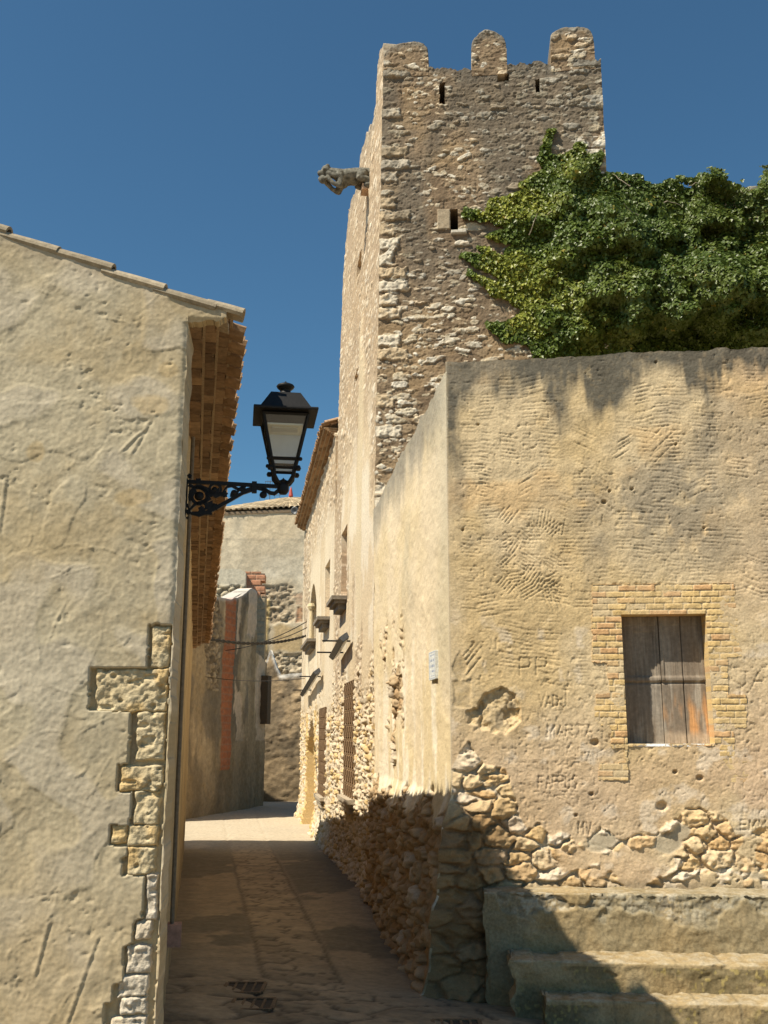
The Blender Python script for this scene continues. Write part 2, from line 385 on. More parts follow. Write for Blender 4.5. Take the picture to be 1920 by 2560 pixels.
def front_fn(u, v):
    shp = u.shape
    # --- plaster
    big = fbm(u * 2.2, v * 2.2, 4, 3); fine = fbm(u * 14, v * 14, 4, 8); mid = fbm(u * 6, v * 5, 4, 12)
    h = (big - .5) * .03 + (mid - .5) * .014 + (fine - .5) * .007
    fm = ((vn(u / .0075, v / .0075, 4) - .5) + (vn(u / .016, v / .013, 5) - .5)) * .0032
    h = h + fm
    pits = sst(.80, .86, vn(u / .03, v / .03, 6)) * sst(.4, .6, vn(u * 3, v * 3, 7)); h = h - pits * .006
    col = mix((.55, .415, .225), (.58, .46, .285), sst(.35, .65, fbm(u * 1.6 + 3, v * 1.4, 4, 14)))
    col = mix(col, (.60, .375, .155), sst(.52, .72, fbm(u * 2.1, v * 2.6 + 8, 4, 18)) * sst(3.0, 3.7, v) * .4)
    col = mix(col, (.53, .385, .265), np.clip(sst(1.9, 3.2, u) * .5 + sst(2.2, 1.2, v) * .55, 0, .75) * sst(.25, .6, fbm(u * 1.3 + 6, v * 1.3, 4, 42)))
    # grey weathering: a broad band high on the wall and drifting patches lower down
    zt = FRONT.uv(1500, 885)[1]
    dn = zt - v
    dr = fbm(u * 2.6, v * .8, 4, 22); d2 = fbm(u * 1.2 + 4, v * 1.1, 4, 24); d3 = fbm(u * 9, v * 7, 3, 26)
    reach = .24 + .5 * sst(.35, .75, dr) + .45 * (1 - sst(.12, .26, u))
    vs_ = fbm(u * 15, v * 1.1, 4, 40)
    g1 = .35 * (1 - sst(.6, 1.9, dn / reach)) * sst(.4, .65, fbm(u * 7, v * 4, 4, 30)) + (1 - sst(.15, 1.2, dn / reach + (fbm(u * 5, v * 3, 4, 28) - .5) * .7 + (vs_ - .5) * 1.3)) * sst(.10, .62, d3 + .24 + (mid - .5) * .5)
    g1 = np.maximum(g1, (1 - sst(0.0, .16, dn + (mid - .5) * .15)) * .8) * (.72 + .45 * fbm(u * 16, v * 16, 3, 34))
    col = mix(col, (.095, .09, .074), np.clip(g1, 0, .93))
    px_c = FRONT.uv(1640, 1260); e = np.hypot((u - px_c[0]) / 1.15, (v - px_c[1]) / .55)
    g2 = (1 - sst(.5, 1.15, e + (d2 - .5) * 1.3)) * sst(.25, .6, d3 + .12)
    g3 = sst(.52, .7, fbm(u * 2.4 + 9, v * 1.6, 4, 27)) * sst(2.7, 3.2, v) * .5
    col = mix(col, (.31, .26, .185), np.clip(g2 * .95 + g3 * .9, 0, .9))
    # yellowish-green patches and pale rubbed spots
    col = mix(col, (.66, .57, .45), sst(.60, .74, fbm(u * 6, v * 6, 4, 29)) * sst(2.9, 2.4, v) * .55)
    col = col * (1 + (vn(u / .011, v / .011, 43) - .5) * .16 + (fine - .5) * .35)[..., None]
    sp = sst(.86, .93, vn(u / .022, v / .022, 44)); col = mix(col, (.25, .19, .11), sp * .45)
    # --- comb marks in the render
    segs = []; dep = []; r = np.random.default_rng(5)
    for c in range(17):
        x0 = 1158 + c * 47 + r.normal(0, 4); y = 925 + r.uniform(0, 60)
        ylim = 1650 if c < 8 else 1470
        while y < ylim:
            ang = r.normal(.02, .07) if r.random() < .72 else r.normal(0, .45)
            n = r.integers(4, 13); wd = r.uniform(30, 58); skip = r.random() < .22
            dp = -r.uniform(.003, .0068)
            for k in range(n):
                if not skip and r.random() > .1:
                    xa = x0 + r.normal(0, 4); wa = wd * r.uniform(.6, 1.1); yy = y + r.normal(0, 1.2)
                    a = FRONT.uv(xa, yy - ang * wa / 2); b = FRONT.uv(xa + wa, yy + ang * wa / 2)
                    m_ = ((a[0] + b[0]) / 2, (a[1] + b[1]) / 2 + r.normal(0, .003))
                    segs += [(a, m_), (m_, b)]; dep += [dp * r.uniform(.7, 1.2)] * 2
                y += r.uniform(8.2, 10.5)
            y += r.uniform(0, 16)
    for _ in range(26):                                              # fan-like strokes
        cx, cy = r.uniform(1240, 1420), r.uniform(1290, 1480); a0 = r.uniform(-1.5, 1.5)
        for k in range(r.integers(3, 7)):
            L = r.uniform(20, 46); xa = cx + 8 * k * math.sin(a0); ya = cy + 8 * k * math.cos(a0)
            segs.append((FRONT.uv(xa, ya), FRONT.uv(xa + L * math.cos(a0), ya - L * math.sin(a0)))); dep.append(-.007)
    H2 = np.zeros(shp)
    for k, sg in enumerate(segs): strokes(H2, u, v, [sg], .0062, dep[k])
    H2 = np.maximum(H2, -.012)
    # --- graffiti
    gs = []
    for s, a, b, c, d in [("PP", 1303, 1376, 1642, 1686), ("VAD", 1345, 1402, 1741, 1768), ("J", 1396, 1424, 1726, 1770), ("MARTA", 1369, 1486, 1815, 1842),
                          ("FARRUS", 1347, 1446, 1939, 1971), ("JA", 1838, 1916, 1680, 1716), ("EMM", 1850, 1918, 2050, 2074), ("MV", 1448, 1484, 2056, 2086)]:
        gs += text_segs(s, a, b, c, d)
    for sg in gs: strokes(H2, u, v, [sg], .0058, -r.uniform(.006, .013))
    gf = []
    for s, a, b, c, d in [("OSCAR", 1345, 1438, 1700, 1716), ("MARTA", 1346, 1442, 1980, 1996), ("NANCI", 1336, 1384, 1830, 1844), ("ENAY", 1380, 1450, 1868, 1890), ("MITA", 1850, 1912, 1990, 2006),
                          ("KIM", 1650, 1690, 1978, 1992), ("E", 1318, 1338, 1862, 1884), ("PIC", 1856, 1918, 2022, 2044), ("OLS", 1862, 1906, 1860, 1880), ("TANI", 1450, 1516, 1880, 1902), ("LIBT", 1360, 1452, 1900, 1922)]:
        gf += text_segs(s, a, b, c, d)
    for _ in range(560):
        x, y = r.uniform(1280, 1925), r.uniform(1760, 2110); a0 = r.choice([0, 1.57, 1.3, .4, 2.2]) + r.normal(0, .2); L = r.uniform(5, 20)
        if 1530 < x < 1800 and y < 1880: continue
        gf.append((FRONT.uv(x, y), FRONT.uv(x + L * math.cos(a0), y - L * math.sin(a0))))
    for sg in gf: strokes(H2, u, v, [sg], .0048, -r.uniform(.0015, .0065))
    H2 = np.maximum(H2, -.018)
    h = h + H2
    col = mix(col, col * .72, np.clip(-H2 / .014, 0, 1) * .6)
    # --- small holes
    for x, y, rr in [(1487, 1856, 11), (1655, 2016, 15), (1195, 1060, 4), (1510, 1255, 7), (1580, 1222, 5), (1750, 1945, 9), (1688, 1930, 6), (1478, 1985, 6), (1440, 2038, 5), (1524, 1228, 4), (1640, 905, 4), (1157, 1325, 4), (1760, 1320, 4), (1690, 1110, 4)]:
        a, b = FRONT.uv(x, y); h -= .045 * (1 - sst(.5, 1.1, np.hypot(u - a, (v - b) * 1.2) / (rr * .0036)))
    # --- exposed rubble below the broken plaster edge
    edge = [(1100, 1975), (1150, 1880), (1172, 1852), (1195, 1890), (1215, 1905), (1262, 1912), (1272, 1950), (1290, 1990), (1300, 2035), (1318, 2072), (1342, 2060), (1380, 2085), (1402, 2072), (1440, 2098), (1475, 2092), (1500, 2060), (1530, 2078), (1560, 2098), (1600, 2080),
            (1640, 2090), (1668, 2060), (1700, 2040), (1720, 2020), (1748, 2012), (1770, 2025), (1812, 2040), (1840, 2085), (1870, 2092), (1900, 2070), (1925, 2062), (2000, 2085), (2100, 2060), (2200, 2070)]
    ep = [FRONT.uv(*q) for q in edge]
    vb = np.interp(u, [q[0] for q in ep], [q[1] for q in ep]) + (fbm(u * 12, v * 12, 3, 33) - .5) * .09
    rub = sst(0.0, .022, vb - v)
    # broken patch by the corner
    pc = FRONT.uv(1240, 1782)
    patch = 1 - sst(.85, 1.0, np.hypot((u - pc[0]) / .22, (v - pc[1]) / .20) + (fbm(u * 9, v * 9, 3, 36) - .5) * .9)
    q1 = FRONT.uv(1150, 1668); q2 = FRONT.uv(1154, 1735)
    blk = np.maximum((1 - sst(.055, .075, np.abs(u - q1[0]) + np.abs(v - q1[1]) * .5 + (mid - .5) * .06)), (1 - sst(.06, .075, np.maximum(np.abs(u - q2[0]) * .9, np.abs(v - q2[1]) * .62) + (mid - .5) * .05)))
    rub2 = rub
    f1, e1, rid, r2 = stones(u, v * 1.0, .21, .135, 90, .28)
    f2, e2, ridb, _ = stones(u, v, .085, .055, 95, .3)
    big_st = sst(.07, .2, e1 + (fine - .5) * .05)
    dome = big_st * (.55 + .75 * rid) * (1 - .45 * f1 ** 2)
    small = sst(.1, .3, e2) * (ridb > .45)
    rough = fbm(u * 26, v * 26, 4, 98)
    facet = ridged(u * 9 + rid * 20, v * 13 + r2 * 20, 2, 99)
    hr = -.036 + np.maximum(dome * .042, small * .022) + (rough - .5) * .032 + (facet - .5) * .03 * big_st
    scol = mix((.60, .42, .21), (.64, .50, .31), rid); scol = mix(scol, (.68, .59, .47), sst(.74, .84, r2) * .8); scol = mix(scol, (.56, .34, .15), sst(.2, .12, r2) * .5)
    mortar = mix((.50, .38, .24), (.42, .38, .29), sst(.45, .6, fbm(u * 2, v * 3, 3, 97)))
    rc = mix(mortar, scol, np.maximum(big_st, small * .8)); rc = rc * (.75 + .5 * rough)[..., None]
    hr = hr + patch * (1 - rub) * .01
    rub2 = rub2 * (1 - sst(.7, 1.0, u) * sst(.57, .62, fbm(u * 4 + 2, v * 5, 4, 104)) * sst(.06, .02, v - vb + .05) * .95)
    h = h * (1 - rub2) + hr * rub2; col = mix(col, rc, rub2)
    hp = -.030 + (rough - .5) * .035 + (mid - .5) * .05 - .03 * sst(.55, .7, fbm(u * 11, v * 11, 3, 107)); pcol = mix((.60, .45, .24), (.50, .40, .26), rough); pcol = mix(pcol, (.26, .21, .14), sst(.56, .7, fbm(u * 9, v * 9, 3, 108)) * .8)
    pb = np.maximum(patch, blk * .999) * (1 - rub2); hq = np.where(blk > patch, -.010 + (fine - .5) * .02, hp); h = h * (1 - pb) + hq * pb; col = mix(col, pcol, pb)
    # smooth grey cement smears between the stones
    sm = rub * sst(.58, .66, fbm(u * 3.2 + 7, v * 4, 3, 101)) * sst(.9, 1.3, u); h = h * (1 - sm) + (-.012 + (fine - .5) * .012) * sm; col = mix(col, (.42, .36, .255), sm * .9)
    dirt_shade = sst(.75, .3, u) * sst(VB_CORNER + .1, VB_CORNER - .35, v); col = mix(col, mix((.17, .10, .045), (.29, .185, .085), np.clip(big_st * (.3 + rid) * .7 + (rough - .5) * .8, 0, 1)), dirt_shade * .92); h = h + dirt_shade * ((fbm(u * 7, v * 7, 4, 106) - .5) * .16)  # corner plinth darkened to deepen its shade, along with brown ground dirt
    low = (1 - sst(.0, .09, v - STEP_Z[0])) * sst(.4, .7, u); col = mix(col, (.20, .165, .11), low * .6)
    # --- battered plinth at the very corner
    cw = 1 - sst(.22, .55, u)
    fl = flare(v)
    cb = np.exp(-u / .06)
    h = h * (1 - cb) + fl * cw + h * cb * .2
    add = -SIDE.N * 0 + (SIDE.N[None, None, :] * (fl * np.exp(-np.clip(u, 0, 9) / .18))[..., None])
    # pale worn arris
    ar = np.exp(-(u / .012) ** 2) * (v > VB_CORNER); col = mix(col, (.50, .42, .30), ar * .7)
    cut = (u > wu0 - .004) & (u < wu1 + .004) & (v > wz0 - .004) & (v < wz1 + .004)
    return dict(h=h, col=col, add=add, cut=cut)

STEP_Z = [FRONT.uv(1300, 2215)[1]]
ft = [FRONT.uv(1127, 906), FRONT.uv(1230, 899), FRONT.uv(1500, 886), FRONT.uv(1920, 866)]
U_R = FRONT.u(2140); U_E = U_R + 3.2
def front_top(u): return np.interp(u, [q[0] for q in ft] + [U_R + 4], [q[1] for q in ft] + [ft[-1][1] + .08]) + (vn(u * 7, u * 0, 51) - .5) * .03 + (vn(u * 30, u * 0, 52) - .5) * .012
fw = relief("front_wall", house, FRONT, (0, U_R), (-.75, 5.35), .0085, .0085, front_fn, M_PLASTER, top=front_top, skirt=.22)
relief("front_wall", house, FRONT, (U_R - .004, U_E), (-.75, 5.45), .03, .03, front_fn, M_PLASTER, top=front_top, skirt=.22)

# side wall of the corner house
SW_END = UT
st_pts = [SIDE.uv(1127, 906), SIDE.uv(1040, 1068), SIDE.uv(985, 1168), SIDE.uv(932, 1284)]
def side_top(u): return np.interp(u, [q[0] for q in st_pts], [q[1] for q in st_pts]) + (vn(u * 6, u * 0, 53) - .5) * .05 * sst(0, .3, u)
def side_fn(u, v):
    big = fbm(u * 1.5, v * 1.5, 4, 103); fine = fbm(u * 12, v * 12, 4, 105)
    h = (big - .5) * .05 + (fine - .5) * .012 + (vn(u / .02, v / .02, 107) - .5) * .005
    col = mix((.65, .535, .335), (.69, .58, .40), sst(.35, .65, fbm(u * 1.2, v * 1.5, 3, 109)))
    streak = fbm(u * 5, v * 1.1, 4, 111)
    wash = sst(.42, .62, streak) * (1 - sst(1.9, 3.0, v + (big - .5) * .8)) * sst(6.5, 3, u)
    col = mix(col, (.80, .74, .60), wash * .8)
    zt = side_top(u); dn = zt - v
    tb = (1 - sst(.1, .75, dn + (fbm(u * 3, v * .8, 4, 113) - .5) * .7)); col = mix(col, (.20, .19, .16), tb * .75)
    gr = (1 - sst(.15, 1.1, u + (fbm(u * 2, v * 1.2, 3, 115) - .5) * .6)) * sst(1.6, 2.6, v) ; col = mix(col, (.50, .45, .33), gr * .65)
    g4 = sst(.5, .66, fbm(u * .9, v * .6 + 4, 4, 117)) * sst(2.4, 3.4, v); col = mix(col, (.52, .46, .33), g4 * .55)
    # missing strips near the tower end
    a = fbm(u * 3, v * 1.4, 4, 119)
    tear = sst(.0, .05, a - .5 - .12 * np.abs(u - 3.7)) * (1 - sst(2.6, 3.3, v)) * sst(2.4, 3.0, u)
    vb = VB_CORNER + .02 + (fbm(u * 2.2, v * 0, 3, 121) - .5) * .7 - .05 * u
    rub = np.maximum(sst(-.02, .05, vb - v), tear)
    f1, e1, rid, r2 = stones(u, v, .22, .13, 130, .4)
    rough = fbm(u * 16, v * 16, 4, 133)
    dome = sst(.05, .22, e1) * (.25 + .9 * rid) * (1 - .4 * f1 ** 2)
    hr = -.04 + dome * .08 + (rough - .5) * .09 + (fbm(u * 4, v * 4, 3, 135) - .5) * .08
    scol = mix((.36, .235, .12), (.45, .34, .21), rid); scol = mix(scol, (.52, .44, .33), sst(.8, .86, r2)); scol = scol * (.7 + .6 * rough)[..., None]
    rc = mix((.36, .27, .17), scol, sst(.05, .2, e1))
    h = h * (1 - rub) + hr * rub * (1 - np.exp(-u / .08)); col = mix(col, rc, rub)
    fl = flare(v) * (1 - .5 * sst(1.5, 5, u)); h = h * (1 - np.exp(-u / .06)) + fl
    add = FRONT.N[None, None, :] * (flare(v) * np.exp(-np.clip(u, 0, 9) / .18))[..., None] * 1.0
    ar = np.exp(-(u / .03) ** 2) * (v > VB_CORNER); col = mix(col, (.54, .47, .34), ar * .7)
    return dict(h=h, col=col, add=add)
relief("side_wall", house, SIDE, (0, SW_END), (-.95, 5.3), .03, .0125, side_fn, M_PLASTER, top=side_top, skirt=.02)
roof = MB(); zr = 4.86
roof.prism([FRONT.P(.2, zr, -.25), FRONT.P(U_E - .05, zr, -.25), TFRONT.P(U_E + .9, zr, .0), TFRONT.P(.15, zr, .0)], (0, 0, -.15))
roof.build("terrace_roof", M_BODY, house)
ew = MB(); ew.prism([FRONT.P(U_E - .3, -.9, -.23), FRONT.P(U_E, -.9, -.23), TFRONT.P(U_E + .9, -.9, 0), TFRONT.P(U_E + .6, -.9, 0)], (0, 0, 5.9)); ew.build("end_wall", M_BODY, house)

# window: brick surround, shutters
SUR = [(1481, 1462), (1834, 1458), (1838, 1520), (1850, 1600), (1852, 1642), (1818, 1642), (1818, 1738), (1864, 1738), (1866, 1818), (1832, 1818), (1838, 1905), (1878, 1906), (1882, 1955), (1806, 1955), (1800, 1862), (1567, 1864), (1570, 1948), (1496, 1950), (1500, 1910), (1566, 1908), (1562, 1868), (1530, 1868), (1528, 1812), (1488, 1812), (1490, 1738), (1524, 1735), (1520, 1656), (1482, 1655)]
SURU = [FRONT.uv(*q) for q in SUR]
def brick_fn(u, v):
    ch = .0555; cl = .165
    row = np.floor((v - wz0) / ch); fr = (v - wz0) / ch - row
    uo = u + (row % 2) * cl * .5 + (_tab(3)[row.astype(int) & 255, 0] - .5) * .07
    bi = np.floor(uo / cl); fb = uo / cl - bi
    rid = _tab(5)[bi.astype(int) & 255, row.astype(int) & 255]
    wob = (fbm(u * 22, v * 22, 3, 141) - .5)
    ed = np.minimum(np.minimum(fr, 1 - fr) * ch, np.minimum(fb, 1 - fb) * cl) + wob * .012
    br = sst(.001, .008, ed)
    h = .003 + br * (.005 + .004 * rid) + wob * .01 * br - (1 - br) * .002
    c = mix((.66, .45, .175), (.66, .48, .23), rid); c = mix(c, (.60, .35, .16), sst(.76, .86, rid)); c = mix(c, (.60, .47, .28), sst(.18, .1, rid))
    col = mix((.53, .42, .26), c, br * .85); fade = sst(.42, .62, fbm(u * 4, v * 4, 4, 149)) * .6 + (1 - sst(wz0 - .06, wz0 + .05, v)) * .3; col = mix(col, (.53, .415, .255), np.clip(fade * .5, 0, .6)); h = h * (1 - .6 * np.clip(fade, 0, 1)); col = col * (.85 + .3 * fbm(u * 30, v * 30, 3, 143))[..., None]
    jag = (fbm(u * 25, v * 25, 3, 145) - .5) * .03
    ins = inpoly(u + jag, v + jag, SURU) & ~((u > wu0) & (u < wu1) & (v > wz0) & (v < wz1))
    worn = sst(.55, .7, fbm(u * 5, v * 5, 3, 147)) * (1 - sst(wz0 - .05, wz0 + .02, v)); h = h - worn * .03
    return dict(h=h, col=col, cut=~ins)
wsur = relief("window_surround", house, FRONT, (min(q[0] for q in SURU), max(q[0] for q in SURU)), (min(q[1] for q in SURU), max(q[1] for q in SURU)), .006, .006, brick_fn, M_PLASTER, skirt=.19)
wf = MB(); D = .19
wf.prism([FRONT.P(wu0 - .01, wz0 - .01, -D - .05), FRONT.P(wu1 + .01, wz0 - .01, -D - .05), FRONT.P(wu1 + .01, wz1 + .03, -D - .05), FRONT.P(wu0 - .01, wz1 + .03, -D - .05)], -FRONT.N * .05)
M_SHUT = M_WOOD
wf.build("window_backing", M_DARK, wsur)
umid = wu0 + (wu1 - wu0) * .485
def shutter_fn(leaf, ua, ub):
    def fn(u, v):
        t = (u - ua) / (ub - ua); s = (v - wz0) / (wz1 - wz0)
        grain = fbm(u * 90, v * 5, 4, 151 + leaf); g2 = fbm(u * 25, v * 2.5, 4, 155 + leaf)
        h = (grain - .5) * .004
        up = s > .49
        # vertical boards
        n = 1 if leaf == 0 else 2
        fr = np.abs(((t * n) % 1) - .5) ; gap = sst(.470, .492, fr) * (t > .05) * (t < .95)
        h -= gap * .012 * np.where(up, .7, 1)
        rail = np.exp(-((s - .50) / .022) ** 4); h += rail * .012
        h -= np.exp(-((s - .472) / .008) ** 2) * .014
        if leaf == 0:
            pan = (t > .36) & (t < .86) & (s > .52) & (s < .88)
            h -= pan * .012
        stile = ((t < .07) | (t > .93) | (s > .93)) & up; h += stile * .008
        base = mix((.17, .135, .10), (.26, .215, .165), g2)
        col = mix(base, (.36, .325, .27), sst(.45, .65, g2) * np.where(up, .25, .75) * (.55 if leaf == 0 else 1))
        if leaf == 1:
            low = sst(.36, .2, s + (g2 - .5) * .25) * sst(.02, .1, s); col = mix(col, (.52, .28, .12), low * sst(.3, .6, fbm(u * 14, v * 3, 3, 158)) * .95)
            col = mix(col, (.50, .40, .29), sst(.12, .05, s + (grain - .5) * .05) * .6)
        col = mix(col, (.05, .036, .025), gap * .8); col = col * (.75 + .5 * grain)[..., None]
        return dict(h=h, col=col)
    return fn
sp0 = FRONT.off(-D - .012)
relief("shutter", wsur, sp0, (wu0 + .002, umid - .004), (wz0 + .004, wz1 - .002), .004, .006, shutter_fn(0, wu0, umid), M_SHUT, skirt=.03)
o = relief("shutter", wsur, FRONT.off(-D + .004), (umid + .002, wu1 - .002), (wz0 + .004, wz1 - .002), .004, .006, shutter_fn(1, umid, wu1), M_SHUT, skirt=.03)
si = MB(); si.prism([FRONT.P(wu0 - .003, wz0 - .02, -.002), FRONT.P(wu1 + .003, wz0 - .02, -.002), FRONT.P(wu1 + .003, wz0 - .02, -D - .06), FRONT.P(wu0 - .003, wz0 - .02, -D - .06)], (0, 0, .022))
si.cur = (.36, .29, .19); si.build("window_sill", M_PLASTER, wsur)

# street name plaque on the side wall (painted tiles)
def plaque():
    a = SIDE.uv(1083, 1628); b = SIDE.uv(1097, 1690)
    u0, u1 = SIDE.u(1097, 1660), SIDE.u(1081, 1660); z1 = (SIDE.uv(1097, 1616)[1] + SIDE.uv(1082, 1640)[1]) / 2; z0 = (SIDE.uv(1097, 1692)[1] + SIDE.uv(1082, 1706)[1]) / 2
    c = SIDE.P((u0 + u1) / 2, (z0 + z1) / 2, .0)
    t = thing("street_sign", c, "small white and blue tiled plaque on the sunlit side wall near the house corner", "sign")
    def fn(u, v):
        s = (u - u0) / (u1 - u0); q = (v - z0) / (z1 - z0)
        col = np.ones(u.shape + (3,)) * np.array([.62, .64, .62])
        bd = (np.minimum(np.minimum(s, 1 - s) * .6, np.minimum(q, 1 - q)) < .055) & (np.minimum(np.minimum(s, 1 - s) * .6, np.minimum(q, 1 - q)) > .03)
        lines = ((np.abs((q * 5.2) % 1 - .5) < .2) & (vn(s * 17, q * 5 // 1, 161) > .48) & (s > .14) & (s < .86) & (q > .12) & (q < .88))
        col = mix(col, (.16, .22, .36), np.where(bd | lines, .75, 0))
        g = ((np.abs(s - .5) < .012) | (np.abs(q - .5) < .008))
        col = mix(col, (.4, .42, .42), g * .8)
        return dict(h=np.full(u.shape, .0) - g * .003, col=col)
    relief("tile_panel", t, SIDE.off(.035), (u0, u1), (z0, z1), .006, .006, fn, M_STEP, skirt=.07)
plaque()

# ------------------------------------------------------------------ stone bench and steps in front of the corner house
def stair():
    B1 = atz(1330, 2232, STEP_Z[0]); z1 = STEP_Z[0]
    P1 = Plane(B1, FD, (0, -1)); z2 = P1.uv(1400, 2375)[1]; B2 = atz(1500, 2405, z2); P2 = Plane(B2, FD, (0, -1)); z3 = P2.uv(1560, 2480)[1]; B3 = atz(1600, 2505, z3); P3 = Plane(B3, FD, (0, -1))
    t = thing("stone_steps", FRONT.P(1.5, zg(2, 8.3), .5), "worn grey cement bench and steps along the foot of the plastered wall", "steps")
    def dist(pl): return float(np.dot(pl.O - FRONT.O, FRONT.N))
    specs = [(0, dist(P1), z1, -1.0, FRONT.u(1196, 2232), 'bench'), (dist(P1), dist(P2), z2, -1.0, FRONT.u(1255, 2405), 'step'), (dist(P2), dist(P3), z3, -1.0, FRONT.u(1330, 2505), 'step')]
    for k, (d0, d1, zt, zb, ul, nm) in enumerate(specs):
        uL, uR = ul, U_E - .2; nu = 900
        R = .022; prof = []
        for x in np.linspace(d0 - .06, d1 - R, 14): prof.append((x, zt))
        for a in np.linspace(0, math.pi / 2, 8)[1:]: prof.append((d1 - R + R * math.sin(a), zt - R + R * math.cos(a)))
        nr = 150 - 25 * k
        for z in np.linspace(zt - R, zb, nr)[1:]: prof.append((d1, z))
        prof = np.array(prof); nv = len(prof)
        us = np.linspace(uL, uR, nu); U, I = np.meshgrid(us, np.arange(nv)); D_ = prof[I, 0]; Z_ = prof[I, 1]
        w1 = fbm(U * 5, (Z_ - D_) * 5 + k * 7, 4, 171); w2 = fbm(U * 18, (Z_ - D_) * 18 + k, 4, 174)
        n = (w1 - .5) * .028 + (w2 - .5) * .018
        top = np.clip((Z_ - (zt - .12)) / .12, 0, 1)
        col = mix((.305, .225, .115), (.365, .28, .155), sst(.35, .65, w1))
        if k == 0:
            worn = sst(.50, .58, fbm(U * 4.0, Z_ * 5, 4, 177) + .14 * sst(.25, .05, zt - Z_) - .05) * sst(.34, .1, zt - Z_) * (D_ > d1 - R - .02)
            n -= worn * (.008 + .022 * ridged(U * 16, Z_ * 22, 3, 179)); col = mix(col, (.46, .42, .33), worn * sst(.45, .6, w2) * .8); col = mix(col, (.19, .175, .14), worn * sst(.5, .38, w2) * .8)
            col = mix(col, (.22, .19, .12), sst(.45, .65, fbm(U * 2.5, Z_ * 1.2, 4, 181)) * .6)
        else:
            mold = sst(.36, .62, fbm(U * 3.5, Z_ * 6 + k * 3, 4, 183)) * (Z_ < zt - .03); col = mix(col, (.14, .115, .06), mold * .75)
            lich = sst(.70, .78, vn(U * 40, Z_ * 40, 185)) * mold; col = mix(col, (.42, .33, .12), lich * .6)
            jw = .53 if k == 1 else .30
            j = (.35 if k == 1 else .8) * np.exp(-(((U + (Z_ * .04)) / jw + .3 * k) % 1 - .5) ** 2 / (.012 / jw) ** 2 ); n -= j * .006; col = mix(col, (.15, .125, .08), j * .6)
            n -= .018 * sst(.62, .76, fbm(U * 5, Z_ * 7, 3, 187)) * (top > .1)
            n -= 0 * Z_
        col = mix(col, (.42, .37, .27), (Z_ > zt - .012) * sst(.35, .7, w2) * .6)
        N3 = np.where((Z_ > zt - 1e-4)[..., None], np.array([0, 0, 1.]), FRONT.N)
        V = FRONT.O + U[..., None] * FRONT.U + D_[..., None] * FRONT.N; V[..., 2] = Z_; V = V + N3 * n[..., None]
        # left end crumbles away
        V[..., 0] += (1 - sst(uL, uL + .10, U)) * (fbm(Z_ * 9, D_ * 9, 3, 189)) * .10
        o = grid_mesh(nm, V[::-1], np.ones((nv - 1, nu - 1), bool), M_STEP, t, col[::-1], FRONT.N, .28)
        if k == 0: o['label'] = "high cement bench with broken crumbling upper edge"
stair()

